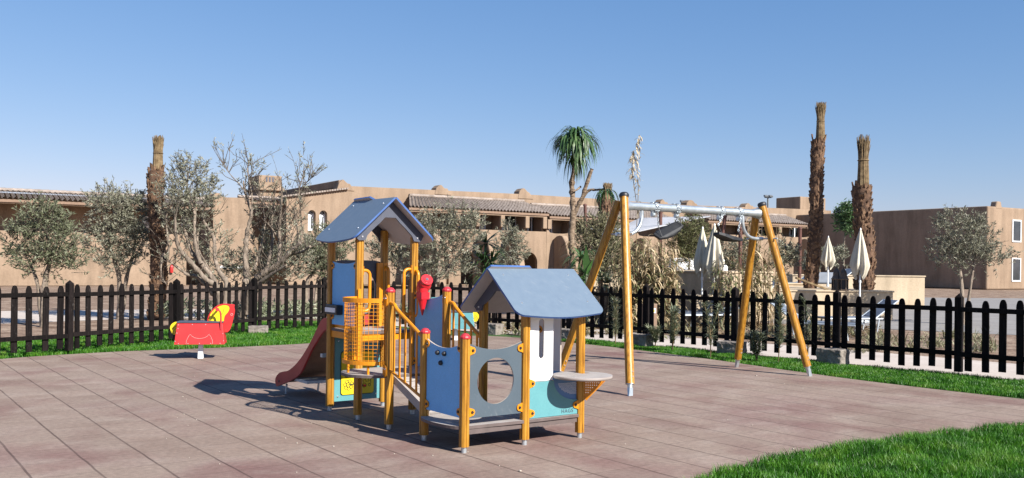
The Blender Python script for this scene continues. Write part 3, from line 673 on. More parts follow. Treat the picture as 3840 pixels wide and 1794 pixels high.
# balcony basket: rings, hoops and welded mesh
cg = MB()
def ring(z, r, hgt, th):
    pts = [(r * cos(a) * .94, cy1 + (UB / 2 - .035) * sin(a)) for a in np.linspace(.5 * pi, 1.5 * pi, 25)]
    vs = []; fs = []
    for k, (x, y) in enumerate(pts):
        nx, ny = (x, y - cy1); L = math.hypot(nx, ny); nx /= L; ny /= L
        for (o_, z_) in ((0, z), (th, z), (th, z + hgt), (0, z + hgt)): vs.append((x + nx * o_, y + ny * o_, z_))
    for k in range(len(pts) - 1):
        for c in range(4): fs.append((k * 4 + c, k * 4 + (c + 1) % 4, k * 4 + 4 + (c + 1) % 4, k * 4 + 4 + c))
    cg.add(vs, fs + [(0, 1, 2, 3), tuple(len(vs) - 4 + q for q in range(4))])
ring(1.165, .30, .042, .014); ring(.590, .30, .036, .014)
for s_ in (0, 1):
    y_ = -UB - .047 if s_ == 0 else -2 * UB + .047
    cg.box((-.02, y_, .93), (.03, .014, .70))
cg.box((-.235, cy1 + .06, .545), (.018, .018, .09)); cg.box((-.16, cy1 - .2, .545), (.018, .018, .09))
cgo = P('basket_frame', cg, M['orange'])
ms = MB(); RR = .288
for a in np.linspace(.5 * pi + .08, 1.5 * pi - .08, 21):
    x, y = RR * cos(a) * .95, cy1 + (UB / 2 - .03) * sin(a); ms.tube([(x, y, .60), (x, y, 1.18)], .0026, 5)
for z in np.linspace(.635, 1.15, 16):
    ms.tube([(RR * cos(a) * .95, cy1 + (UB / 2 - .03) * sin(a), z) for a in np.linspace(.5 * pi, 1.5 * pi, 25)], .0026, 5)
P('wire_mesh', ms, M['orange'], cgo)
# stair railings
def railing(x, j0, zt0, zt1, zb0, zb1):
    y0, y1 = -j0 * UB - .03, -(j0 + 1) * UB + .03
    mb = MB(); mb.tube(smooth_path([(x, y0, zt0), (x, y0 - .07, zt0 - .008), (x, y0 - .13, zt0 - .055), (x, y0 - .36, zt0 - .055 - .23 * (zt0 - zt1 - .055) / .445), (x, y1, zt1)], 5), .0175, 10)
    mb.tube([(x, y0, zb0), (x, y0 - .05, zb0 - .01), (x, y1 + .0, zb1)], .013, 8)
    for k in range(5):
        t = .13 + .78 * k / 4.4; y = y0 + (y1 - y0) * t
        zt = zt0 - .03 - max(0, (t - .15)) / .85 * (zt0 - .03 - zt1); zb = zb0 + (zb1 - zb0) * t
        mb.box((x, y, (zt + zb) / 2), (.010, .024, zt - zb))
    r = P('railing', mb, M['orange'])
    for (y, z) in ((y0, zt0 + .03), (y0, zb0)):
        p_ = MB(); p_.prism(arc(0, .02, .034, 0, pi, 8) + arc(0, -.03, .034, pi, 2 * pi, 8), lambda a, b, c: Vector((x - .043 + c + 0 * a, y + .03 + a, z + b)), .008); P('plate', p_, M['orange'], r)
        b = MB()
        for q in (-.018, .018): b.tube([(x - .043, y + .03 + q, z + .015), (x - .050, y + .03 + q, z + .015)], [.008, .006], 8)
        P('bolt', b, M['chrome'], r)
railing(-.012, 2, 1.165, .90, .545, .37); railing(UA + .012, 2, 1.165, .845, .545, .37)

# slide
def sp(x, y, lx=.06): return ploc((1000 + x / 1.671) / VP, (1000 + y / 1.671) / VP, lx)
up = [(392, 325), (368, 322), (345, 340), (318, 395), (290, 452), (258, 512), (220, 572), (180, 620), (140, 652), (110, 658), (82, 668), (63, 692), (58, 722), (66, 752)]
lo = [(78, 748), (98, 740), (140, 722), (180, 700), (215, 668), (250, 600), (285, 525), (318, 470), (345, 425), (368, 402), (392, 395)]
sh = smooth_path([(*sp(*q), 0) for q in up], 3) + smooth_path([(*sp(*q), 0) for q in lo], 3)
sh = [(p.x, p.y) for p in sh]
sl = MB(); sl.prism(sh, lambda a, b, c: Vector((.05 + c, a, b)), .022); slo = P('slide_side', sl, M['red_slide'])
sl = MB(); sl.prism(sh, lambda a, b, c: Vector((.545 + c, a, b)), .022); P('slide_side', sl, M['red_slide'])
mid = [sp(*q) for q in [(392, 372), (360, 380), (335, 415), (300, 478), (270, 535), (235, 600), (195, 652), (150, 688), (110, 705), (80, 722)]]
mid = [(p.x, p.y) for p in smooth_path([(*q, 0) for q in mid], 4)]
ch = MB(); vs = []; fs = []
for (y, z) in mid: vs += [(.072, y, z), (.545, y, z), (.545, y, z - .014), (.072, y, z - .014)]
for k in range(len(mid) - 1):
    for c in range(4): fs.append((k * 4 + c, k * 4 + (c + 1) % 4, k * 4 + 4 + (c + 1) % 4, k * 4 + 4 + c))
ch.add(vs, fs, False); P('chute', ch, M['brown_steel'])
br = MB(); (by, bz) = sp(332, 558); br.box((.31, by, bz), (.46, .05, .04)); P('cross_bar', br, M['galv_dull'])
lg = MB()
for xx in (.10, .50):
    y, z = sp(95, 745); lg.beam((xx, y - .02, -.01), (xx, y - .05, z + .02), .03, .012, up=(1, 0, 0))
y, z = sp(230, 720); lg.box((.31, y + .12, z - .01), (.46, .36, .03))
lg.beam((.52, y - .05, -.01), (.52, y + .02, z), .03, .012, up=(1, 0, 0))
P('slide_foot', lg, M['galv_dull'])
bb = MB(); y, z = sp(83, 718); bb.tube([(.050, y, z), (.042, y, z)], [.013, .011], 10); P('bolt', bb, M['bolt'], slo)

# roofs: two interlocking boards with rounded bulging eaves
def roof(axis, mid_c, half_len0, half_len1, ridge_z, drop, run, lipside, lip0, lip1, under=None):
    """ridge runs along local y (axis 'y') from half_len0 to half_len1 at x = mid_c, or along x"""
    L = math.hypot(run, drop); t = .018
    for sgn in (-1, 1):
        def fn(a, b, c, sgn=sgn):           # a along ridge, b down the slope, c outward
            ux, uz = sgn * run / L, -drop / L; nx, nz = -sgn * -drop / L, run / L
            nx = sgn * drop / L
            h = mid_c + ux * b + nx * c; z = ridge_z + uz * b + nz * c
            return Vector((h, a, z)) if axis == 'y' else Vector((a, h, z))
        e0, e1 = half_len0, half_len1; r = .085; bul = .035
        lo_ = arc(e0 + r, L - r, r, pi, .5 * pi, 7)
        hi_ = arc(e1 - r, L - r, r, .5 * pi, 0, 7)
        mid_ = [(e0 + r + (e1 - e0 - 2 * r) * k / 10, L + bul * sin(pi * k / 10)) for k in range(1, 10)]
        top_ = [(e1, .0), (e0, .0)]
        if lipside == sgn: top_ = [(e1, 0), (lip1, 0), (lip1 - .05, -.042), (lip0 + .02, -.048), (lip0, 0)] if lip0 <= e0 + 1e-6 else [(e1, 0), (lip1, 0), (lip1 - .03, -.040), (lip0 + .06, -.048), (lip0, 0), (e0, 0)]
        mb = MB(); mb.prism(lo_ + mid_ + hi_ + top_, fn, t, mi=(2, 1, 0))
        o = P('roof', mb, [M['roof_top'], M['roof_edge'], M['roof_under']])
        for a_ in (e0 + .12, e1 - .12):
            for b_ in (L * .14, L * .74):
                b = MB(); p = fn(a_, b_, t); q = fn(a_, b_, t + .006); b.tube([p, q], [.010, .007], 8); P('bolt', b, M['chrome'], o)
def gable(axis, pos, mid_c, half, ridge_z, drop, run, zfoot, parent=PS):
    s = drop / run; tz = lambda d: ridge_z - .006 - s * abs(d)
    xo = half + .075; outer = [(mid_c - xo, tz(xo)), (mid_c, ridge_z - .008), (mid_c + xo, tz(xo))]
    def inner(sg):
        return [(mid_c + sg * (half + .055), zfoot + .005), (mid_c + sg * (half + .035), zfoot - .012), (mid_c + sg * (half - .035), zfoot - .008), (mid_c + sg * (half - .055), zfoot + .04),
                (mid_c + sg * .17, ridge_z - .045 - s * .17 - .085), (mid_c + sg * .11, ridge_z - s * .11 - .135), (mid_c + sg * .06, ridge_z - .185)]
    lp = outer + inner(1) + inner(-1)[::-1]
    mb = MB(); mb.prism(lp, pl(axis, pos, .018), .018); o = P('gable_board', mb, M['dark_board'], parent)
    for sg in (-1, 1):
        b = MB(); c = pl(axis, pos, 0)(mid_c + sg * half, zfoot + .025, 0); dv_ = Vector((0, -1, 0)) if axis == 'y' else Vector((-1, 0, 0))
        b.tube([c + dv_ * .009, c + dv_ * .017], [.011, .008], 8); P('bolt', b, M['chrome'], o)
roof('y', UA / 2, -.80, .10, 2.172, .42, .455, 1, -.36, .10)
for y_ in (-UB - .048, .048): gable('y', y_, UA / 2, UA / 2, 2.172, .42, .455, 1.765)
roof('x', -3.5 * UB, UA - .19, 2 * UA + .165, 1.487, .385, .46, 1, UA - .19, .925)
for x_ in (UA - .048, 2 * UA + .048): gable('x', x_, -3.5 * UB, UB / 2, 1.487, .385, .46, 1.125)

# ---------------------------------------------------------------- the swing
SW = thing('swing_set', 'A-frame swing with four round orange timber legs and a galvanised top beam', 'swing', tow(5.3, -.1), TH)
so_ = Vector((5.3, -.1, 0))
def sl_(x, y, z=0.0): return Vector((x, y, z)) - so_
apL, apR = (3.96, -.09, 2.36), (6.66, -.09, 2.37)
legs = []
for (ap, foot, yo, long) in [(apL, (3.45, -.84), -.05, 1), (apL, (3.50, .62), .05, 0), (apR, (7.02, -.73), -.05, 1), (apR, (7.00, .58), .05, 0)]:
    top = Vector((ap[0], ap[1] + yo, ap[2] + (.06 if long else .0))) - so_; ft = sl_(*foot, 0)
    d = (top - ft); Lg = d.length; d.normalize(); b0_ = ft + d * .14
    x_ = d.cross(Vector((0, 1, 0))).normalized(); y_ = x_.cross(d) * -1
    prof = []
    for k in range(24):
        a = 2 * pi * k / 24; r = .0535 - (.013 if k % 6 == 0 else 0); prof.append((r * cos(a), r * sin(a)))
    mb = MB(); mb.prism(prof, lambda u, v, c, b0_=b0_, d=d, x_=x_, y_=y_: b0_ + x_ * u + y_ * v + d * c, (top - b0_).length, smooth_side=False)
    lo = mb.build('leg', M['wood'], SW)
    f = MB()
    f.tube([b0_ - d * .004, b0_ + d * .004], [.050, .050], 16); f.tube([b0_, b0_ - d * .05], [.036, .028], 12)
    w_ = x_; t_ = d.cross(w_).normalized()
    f.add([b0_ - d * .04 + w_ * .026 + t_ * .022, b0_ - d * .04 - w_ * .026 + t_ * .022, b0_ - d * .04 - w_ * .026 - t_ * .022, b0_ - d * .04 + w_ * .026 - t_ * .022,
           ft + w_ * .034 + t_ * .008 - d * .03, ft - w_ * .034 + t_ * .008 - d * .03, ft - w_ * .034 - t_ * .008 - d * .03, ft + w_ * .034 - t_ * .008 - d * .03],
          [(0, 1, 5, 4), (1, 2, 6, 5), (2, 3, 7, 6), (3, 0, 4, 7), (4, 5, 6, 7), (0, 3, 2, 1)])
    f.build('leg_shoe', M['galv'], lo)
    bo = MB()
    for q in (.10, .16):
        c = b0_ + d * q - Vector((0, .05, 0)); bo.tube([c, c + Vector((0, -.008, 0))], [.010, .008], 8)
    bo.build('bolt', M['chrome'], lo)
    if long:
        cp_ = MB(); rot = Matrix((x_, y_, d)).transposed()
        cp_.lathe([(.058, -.02), (.064, 0), (.064, .018), (.052, .036), (.02, .044)], top, 16, rot=rot); cp_.build('cap', M['black'], lo)
bz = 2.30; bm_ = MB(); bl_ = Vector((apL[0] + .02, -.09, bz)) - so_; br_ = Vector((apR[0] - .02, -.09, bz + .01)) - so_; dd = (br_ - bl_).normalized()
bm_.tube([bl_, bl_ + dd * .05, bl_ + dd * .16, br_ - dd * .16, br_ - dd * .05, br_], [.085, .07, .052, .052, .07, .085], 20)
bm_.build('top_beam', M['galv'], SW)
for e_, sg in ((bl_, 1), (br_, -1)):
    hk = MB(); pts = [e_ + dd * sg * .34 + Vector((0, 0, -.05)), e_ + dd * sg * .34 + Vector((0, 0, -.13)), e_ + dd * sg * .31 + Vector((0, 0, -.24)), e_ + dd * sg * .22 + Vector((0, 0, -.33)), e_ + dd * sg * .08 + Vector((0, 0, -.365)), e_ + dd * sg * -.10 + Vector((0, 0, -.365))]
    hk.tube(smooth_path(pts, 5), .024, 12); hk.box(e_ + dd * sg * .34 + Vector((0, 0, -.10)), (.055, .02, .11)); hk.build('brace', M['galv'], SW)
    cb = MB(); c = e_ + dd * sg * -.08 + Vector((0, 0, -.365)); cb.tube([c + Vector((0, -.28, 0)), c + Vector((0, .28, 0))], .011, 8); cb.build('tie_rod', M['galv_dull'], SW)
hx = {}
for k, t in enumerate((.205, .366, .685, .838)):
    c = bl_ + (br_ - bl_) * t; mb = MB(); mb.box(c + Vector((0, 0, -.075)), (.05, .03, .07)); mb.tube([c + Vector((-.02, 0, -.095)), c + Vector((.02, 0, -.095))], .03, 12)
    mb.build('hanger', M['galv'], SW); hx[k] = c
def link_chain(mb, p0, p1, n):
    p0, p1 = Vector(p0), Vector(p1); d = (p1 - p0); L = d.length / n; d.normalize()
    a = d.cross(Vector((0.3, 1, .2))).normalized(); b = d.cross(a)
    for k in range(n):
        c = p0 + d * (L * (k + .5)); u = a if k % 2 else b
        mb.tube([c + d * (L * .68) * cos(t) + u * .012 * sin(t) for t in np.linspace(0, 2 * pi, 9)[:-1]], .0042, 5, closed=True)
def wrap(mb, c, ax_, n, r=.060):
    for k in range(n):
        t = 2 * pi * k / 12.0; cc = c + ax_ * ((k / 12.0 - n / 24.0) * .030) + Vector((0, sin(t), cos(t))) * r
        tg = Vector((0, cos(t), -sin(t))); u = Vector((0, sin(t), cos(t))) if k % 2 else ax_
        mb.tube([cc + tg * .021 * cos(q) + u * .012 * sin(q) for q in np.linspace(0, 2 * pi, 9)[:-1]], .0044, 5, closed=True)
SEAT_L = ((4.62, -.10, 1.93), (4.99, -.10, 2.085)); SEAT_R = ((5.73, -.14, 1.985), (6.15, -.14, 1.915))
def swing_seat(k0, k1, pa, pb, tilt, label):
    """seat slung high on its chains, which are wound round the beam"""
    A_, B_ = hx[k0] + dd * .03, hx[k1] - dd * .0
    pa, pb = Vector(pa) - so_, Vector(pb) - so_
    d = (pb - pa).normalized(); y = Vector((0, 1, 0)); y = (Matrix.Rotation(tilt, 3, d) @ y); y = (y - d * y.dot(d)).normalized(); z = d.cross(y)
    L = (pb - pa).length
    lp = [(-.04, -.055), (.06, -.085), (L / 2, -.098), (L - .06, -.085), (L + .04, -.055), (L + .04, .055), (L - .06, .085), (L / 2, .098), (.06, .085), (-.04, .055)]
    mb = MB(); mb.prism(lp, lambda a, b, c: pa + d * a + y * b + z * (c - .018 - .03 * sin(pi * max(0, min(1, a / L)))), .036)
    for k in range(9):
        a = L * (.14 + .72 * k / 8); mb.box(pa + d * a + z * (.02 - .03 * sin(pi * a / L)), (.018, .15, .006), Matrix((d, y, z)).transposed())
    root = mb.build('swing_seat', M['rubber'], SW, bevel=.006); root['label'] = label
    for (end, top) in ((pa, A_), (pb, B_)):
        c = MB(); wrap(c, top, dd, 34); j = end + Vector((0, 0, .12)); n = max(3, int((top - j).length / .034))
        link_chain(c, top + Vector((0, -.05, -.045)), j, n); c.build('chain', M['galv'], root)
        s_ = MB()
        for sg in (-1, 1): s_.tube([j, end + y * .065 * sg + z * .012], .005, 6)
        s_.build('strap', M['black'], root)
    return root
swing_seat(0, 1, *SEAT_L, .58, 'rubber swing seat tilted to show its ribbed top')
swing_seat(2, 3, *SEAT_R, -.10, 'rubber swing seat hanging nearly edge on')

# ---------------------------------------------------------------- rocking animals
def rocker(loc, rz, mirror, mats, label):
    root = thing('rocking_horse', label, 'playground rocker', loc, rz, 'board rockers on posts')
    m = -1 if mirror else 1
    F = lambda y0: (lambda a, b, c: Vector((a * m, y0 + c, b)))
    body = [(-.36, .56), (.36, .56), (.40, .235), (-.40, .235)]
    for y_ in (-.135, .117):
        def bf(a, b, c, y_=y_):
            lean = (.56 - b) / .325 * .05; return Vector((a * m, y_ + c + (-lean if y_ < 0 else lean), b))
        mb = MB(); mb.prism(body, bf, .018); s_ = mb.build('side_board', mats['body'], root, bevel=.004)
        if y_ < 0:
            for x, z in [(-.34, .535), (-.12, .54), (.09, .54), (.33, .535), (-.345, .48), (-.36, .41), (.37, .40), (-.385, .285), (.385, .29), (-.33, .25), (-.18, .25), (0, .25), (.18, .25), (.33, .25)]:
                bo = MB(); q = bf(x, z, 0); bo.tube([q, q + Vector((0, -.006, 0))], [.009, .007], 8); bo.build('bolt', M['chrome'], s_)
            gr_ = MB(); pts = [(-.21, .245), (-.205, .30), (-.175, .36), (-.15, .392), (-.12, .36), (-.07, .335), (0, .325), (.07, .335), (.12, .36), (.15, .392), (.175, .36), (.205, .30), (.21, .245)]
            gr_.tube([bf(x, z, .0005) for x, z in pts], .0022, 5); gr_.build('groove', mats['line'], s_)
    mb = MB(); mb.box((0, 0, .575), (.74, .30, .022)); mb.build('seat', M['dark_board'], root, bevel=.008)
    for x, sx in ((-.385, -1), (.385, 1)):
        mb = MB(); mb.beam((x * m * .93, 0, .555), (x * m * 1.02, 0, .24), .26, .014, up=(1, 0, 0)); mb.build('end_board', mats['body'], root)
    head = smooth_path([(p, q, 0) for p, q in [(.10, .575), (.115, .66), (.17, .755), (.26, .83), (.36, .858), (.45, .852), (.535, .845), (.535, .80), (.545, .76), (.54, .70), (.52, .62), (.495, .52), (.46, .44), (.42, .41), (.375, .415)]], 3)
    head = [(p.x, p.y) for p in head] + [(.36, .56)]
    mb = MB(); mb.prism(head, F(-.02), .036); h_ = mb.build('head', mats['body'], root, bevel=.004)
    mane = smooth_path([(p, q, 0) for p, q in [(.125, .60), (.15, .69), (.21, .765), (.30, .82), (.39, .835), (.445, .815), (.455, .77), (.425, .715), (.385, .67), (.37, .61), (.36, .585), (.24, .585), (.125, .60)]], 3)
    mane = [(p.x, p.y) for p in mane][:-1]
    for y_ in (-.032, .018):
        mb = MB(); mb.prism(mane, F(y_), .012); mo = mb.build('mane', mats['mane'], root)
    gl = MB()
    for pts in ([(.175, .62), (.18, .70), (.215, .755)], [(.255, .72), (.25, .80), (.245, .74)], [(.33, .69), (.36, .73), (.375, .80)]): gl.tube([Vector((a * m, -.034, b)) for a, b in pts], .003, 4)
    gl.build('groove', M['ink'], mo)
    ey = MB(); ey.tube([Vector((.495 * m + .017 * cos(t), -.021, .69 + .017 * sin(t))) for t in np.linspace(0, 2 * pi, 13)[:-1]], .003, 5, closed=True); ey.build('eye', mats['line'], h_)
    tail = smooth_path([(p, q, 0) for p, q in [(-.36, .575), (-.42, .57), (-.475, .53), (-.49, .47), (-.46, .40), (-.42, .375), (-.375, .40), (-.37, .50), (-.36, .575)]], 3)
    mb = MB(); mb.prism([(p.x, p.y) for p in tail][:-1], F(-.018), .034); to = mb.build('tail', mats['mane'], root)
    tg = MB()
    for k in range(3): tg.tube([Vector((a * m, -.019, b)) for a, b in arc(-.36, .40, .05 + .03 * k, .6 * pi, 1.05 * pi, 8)], .003, 4)
    tg.build('groove', M['ink'], to)
    hd = MB(); pts = [(.335, .46), (.335, .56), (.335, .66), (.325, .735), (.30, .765), (.27, .775)]
    hd.tube(smooth_path([Vector((a * m, -.15 - .03 * k / 5, b)) for k, (a, b) in enumerate(pts)], 4), .014, 8)
    hd.tube([(.28 * m, -.19, .775), (.28 * m, .19, .775)], .016, 10); hd.tube([(.28 * m, -.19, .775), (.28 * m, -.205, .775)], [.03, .026], 14)
    hd.tube(smooth_path([Vector((a * m, .15 + .03 * k / 5, b)) for k, (a, b) in enumerate(pts)], 4), .014, 8)
    hd.build('handle', mats['handle'], root)
    pm = MB(); pm.prism([(-.045, 0), (.045, 0), (.034, .25), (-.034, .25)], lambda a, b, c: Vector((a, -.04 + c, b)), .08); pm.build('stand', M['pole_white'], root, bevel=.006)
    root.scale = (.93, 1, 1)
    return root
rocker((-4.845, 14.579, 0), .20, False, {'body': M['red_horse'], 'mane': M['yellow'], 'line': M['roof_under'], 'handle': M['red_cap']}, 'red board horse rocker with yellow mane and tail beside the left grass')
rocker((-1.10, 18.55, 0), .02, True, {'body': M['aqua'], 'mane': M['yellow'], 'line': M['dark_board'], 'handle': M['red_cap']}, 'aqua board horse rocker with yellow tail beyond the play structure railing')

# ---------------------------------------------------------------- the hotel
P0 = Vector((-10.2, 62.0, 0)); FA = radians(32); FE = Vector((cos(FA), sin(FA), 0)); FN = Vector((sin(FA), -cos(FA), 0))
def fp(x, y, off=0.0):       # point of the facade plane, moved off metres towards the playground -> (s, z)
    d = _ray(x, y); q = P0 + FN * off; t = (q.dot(FN)) / d.dot(FN); p = d * t; w = p - q
    return (w.dot(FE), p.z + EYE)
def fw(s, o, z): return P0 + FE * s + FN * o + Vector((0, 0, z))
HO = thing('hotel_building', 'long two storey clay coloured hotel with tiled balconies behind the swing', 'building', P0, FA)
HL = thing('hotel_wing', 'clay coloured hotel wing with stepped parapet behind the left olive trees', 'building', P0, FA)
def hl(s, o, z): return Vector((s, -o, z))
def wall(poly, off, depth, mat, root, name='wall', bevel=0.0):
    """polygon of (s, z) at distance off in front of the facade plane, going back depth metres"""
    mb = MB(); mb.prism(poly, lambda a, b, c: hl(a, off - c, b), depth); return mb.build(name, mat, root, bevel)
def fpp(pts, off=0.0): return [fp(x, y, off) for x, y in pts]
def bump(x0, x1, yb, yt, off=0.0):     # little rounded pier standing on the parapet
    s0, zb = fp(x0, yb, off); s1, _ = fp(x1, yb, off); _, zt = fp((x0 + x1) / 2, yt, off); zt -= .1; w = s1 - s0
    return [(s0 - .15, zb - .3), (s1 + .5, zb - .3), (s1 + .16, zb + .18), (s1 - .02, zt - .15), (s1 - .25, zt + .05), ((s0 + s1) / 2, zt + .1), (s0 + .2, zt + .04), (s0, zt - .14)]
# main block: the body behind, its roofline stepping with the photo
top = [(853, 470), (872, 468), (1098, 478.5), (1300, 488), (1480, 499), (1660, 512), (1740, 517), (1880, 521), (2035, 527)]
tp = fpp(top)
wall([(tp[0][0], 0)] + [(tp[-1][0] + 3, 0), (tp[-1][0] + 3, tp[-1][1])] + tp[::-1], 0, 9.0, M['stucco'], HO)
for q in [(852, 874, 468, 451.5), (1097, 1119, 479, 465), (1306, 1327, 490, 473.5), (1660, 1673, 513, 501), (1727, 1748, 517, 503.5), (1874, 1889, 521.5, 511)]:
    wall(bump(*q), .05, .8, M['stucco'], HO, 'parapet_pier', bevel=.08)
# side block to the left of the main block, with a sloping verge and two arched windows
w2 = fpp([(874, 476), (705, 497)])
sL = fp(720, 560)[0]; sR = w2[0][0]; sC = w2[1][0]
def sideblock():
    wins = []
    for (x0, x1, yt, yb) in [(774.5, 794, 529, 580), (803, 823, 530, 580)]:
        s0, zb = fp(x0, yb); s1, zt = fp(x1, yt); r = (s1 - s0) / 2; wins.append((s0, s1, zb, zt, r))
    loops = [[(sL, 0), (sR, 0), (sR, w2[0][1]), (sL, w2[1][1] + (w2[0][1] - w2[1][1]) * (sL - sC) / (sR - sC))]]
    for (s0, s1, zb, zt, r) in wins: loops.append([(s0, zb), (s1, zb)] + arc((s0 + s1) / 2, zt - r, r, 0, pi, 10))
    wall(loops, .004, .45, M['stucco'], HO)
    for (s0, s1, zb, zt, r) in wins:
        f = MB(); f.prism([(s0 - .02, zb - .02), (s1 + .02, zb - .02)] + arc((s0 + s1) / 2, zt - r, r + .02, 0, pi, 10), lambda a, b, c: hl(a, -.36 - c, b), .06)
        fo = f.build('window', M['shutter'], HO)
        gl = MB(); mid_ = (s0 + s1) / 2
        gl.prism([(mid_ + .05, zb + .12), (mid_ + r * .55, zb + .12), (mid_ + r * .55, zt - 1.15 * r - .1), (mid_ + .05, zt - 1.15 * r - .1)], lambda a, b, c: hl(a, -.353 - c, b), .01)
        gl.prism([(mid_ - r * .8, zt - r)] + arc(mid_, zt - r + .03, r * .78, 0, pi, 8), lambda a, b, c: hl(a, -.353 - c, b), .01)
        gl.build('pane', M['glass'], fo)
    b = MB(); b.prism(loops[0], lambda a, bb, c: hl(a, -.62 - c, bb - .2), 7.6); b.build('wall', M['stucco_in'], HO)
    # verge tiles
    v = MB(); d0 = Vector(hl(sC, .1, w2[1][1])); d1 = Vector(hl(sR, .1, w2[0][1])); n = 26
    for k in range(n):
        p = d0 + (d1 - d0) * ((k + .5) / n); v.box(p + Vector((0, .2, .05)), ((d1 - d0).length / n * .8, .7, .11), Matrix.Rotation(-math.atan2(d1.z - d0.z, d1.x - d0.x), 3, 'Y'))
    v.build('verge_tiles', M['rooftile'], HO)
sideblock()
sm_ = fp(853, 470)[0]; mb = MB(); mb.box(hl(sm_ + .22, -7.6, 3.44), (.44, 15.0, 6.88)); mb.build('parapet_wall', M['stucco'], HO, bevel=.08)
# recess left of the side block: back wall, tiled eave
sA = fp(634, 560)[0]
wall([(sA - 1, 0), (sL + .0, 0), (sL + .0, 5.05), (sA - 1, 5.05)], -3.2, .4, M['stucco'], HO)
wall([(sL - .02, 0), (sL + .4, 0), (sL + .4, 5.0), (sL - .02, 5.0)], -.46, 3.2, M['stucco'], HO)
def tiled_roof(s0, s1, o_ridge, z_ridge, o_eave, z_eave, root, fascia=.26, hip0=0.0, hip1=0.0):
    n = max(4, int((s1 - s0) / .27)); rows = 9; mb = MB(); th = math.atan2(z_ridge - z_eave, o_eave - o_ridge)
    W_ = (s1 - s0) / n; L = math.hypot(o_eave - o_ridge, z_ridge - z_eave)
    segs = 6
    for r in range(rows):
        t0, t1 = r / rows, (r + 1.06) / rows
        vs = []; fs = []
        xs = []
        for k in range(n * segs + 1):
            u = k / segs; ph = (u % 1.0) * 2 * pi; h = .055 * (1 + cos(ph)) + .012
            for t, lift in ((t0, .0), (t1, .035)):
                hs0 = s0 + hip0 * (1 - t); hs1 = s1 - hip1 * (1 - t)
                s = hs0 + (hs1 - hs0) * (k / (n * segs))
                o = o_ridge + (o_eave - o_ridge) * t; z = z_ridge + (z_eave - z_ridge) * t + h + lift
                vs.append(hl(s, o, z))
        for k in range(n * segs): fs.append((2 * k, 2 * k + 1, 2 * k + 3, 2 * k + 2))
        mb.add(vs, fs, True)
    rf = mb.build('roof', M['rooftile'], root, fixn=False)
    cap = MB(); p0_, p1_ = hl(s0 + hip0, o_ridge, z_ridge + .12), hl(s1 - hip1, o_ridge, z_ridge + .12); m_ = int((s1 - s0) / .45)
    for k in range(m_):
        a = p0_ + (p1_ - p0_) * (k / m_); b = p0_ + (p1_ - p0_) * ((k + 1.08) / m_); cap.tube([a, b], [.10, .12], 8)
    cap.build('ridge_tiles', M['rooftile'], rf)
    sl = MB(); sl.add([hl(s0 + hip0, o_ridge - .05, z_ridge - .06), hl(s1 - hip1, o_ridge - .05, z_ridge - .06), hl(s1, o_eave - .06, z_eave - .03), hl(s0, o_eave - .06, z_eave - .03),
                       hl(s0 + hip0, o_ridge - .05, z_ridge - .2), hl(s1 - hip1, o_ridge - .05, z_ridge - .2), hl(s1, o_eave - .06, z_eave - .17), hl(s0, o_eave - .06, z_eave - .17)],
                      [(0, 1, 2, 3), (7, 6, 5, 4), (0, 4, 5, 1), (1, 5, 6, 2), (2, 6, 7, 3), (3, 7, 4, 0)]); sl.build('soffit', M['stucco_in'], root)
    fa = MB(); fa.box(hl((s0 + s1) / 2, o_eave - .25, z_eave - .05 - fascia / 2), (s1 - s0 - .2, .22, fascia)); fa.build('fascia', M['stucco'], root, bevel=.03)
BO = 2.4       # how far the balconies come forward
def zat(x, y, off): return fp(x, y, off)[1]
def sat(x, y, off): return fp(x, y, off)[0]
# recess eave on the left
tiled_roof(sA - .3, sL + .3, -2.2, zat(660, 506, -.3) + .22, -.3, zat(660, 507, -.3), HO, .2)
sections = [  # ridge left/right, eave left/right (photo), rail height and bays
    dict(r0=(984, 486), r1=(1343, 510), e0=(1030, 522), e1=(1382, 537), hip=(1.2, .6)),
    dict(r0=(1345, 512), r1=(1690, 534), e0=(1384, 541), e1=(1706, 560), hip=(.0, .4)),
    dict(r0=(1775, 530), r1=(1985, 544), e0=(1782, 556), e1=(2032, 565), hip=(.0, .0))]
rails = []
for k, q in enumerate(sections):
    e0s, e0z = fp(*q['e0'], BO + .25); e1s, e1z = fp(*q['e1'], BO + .25); rs, rz_ = fp(*q['r0'], .1); _, rz2 = fp(*q['r1'], .1)
    ez = (e0z + e1z) / 2; rzm = (rz_ + rz2) / 2
    tiled_roof(e0s, e1s, .08, rzm - .12, BO + .25, ez, HO, .24, *q['hip'])
    rails.append((e0s, e1s, ez))
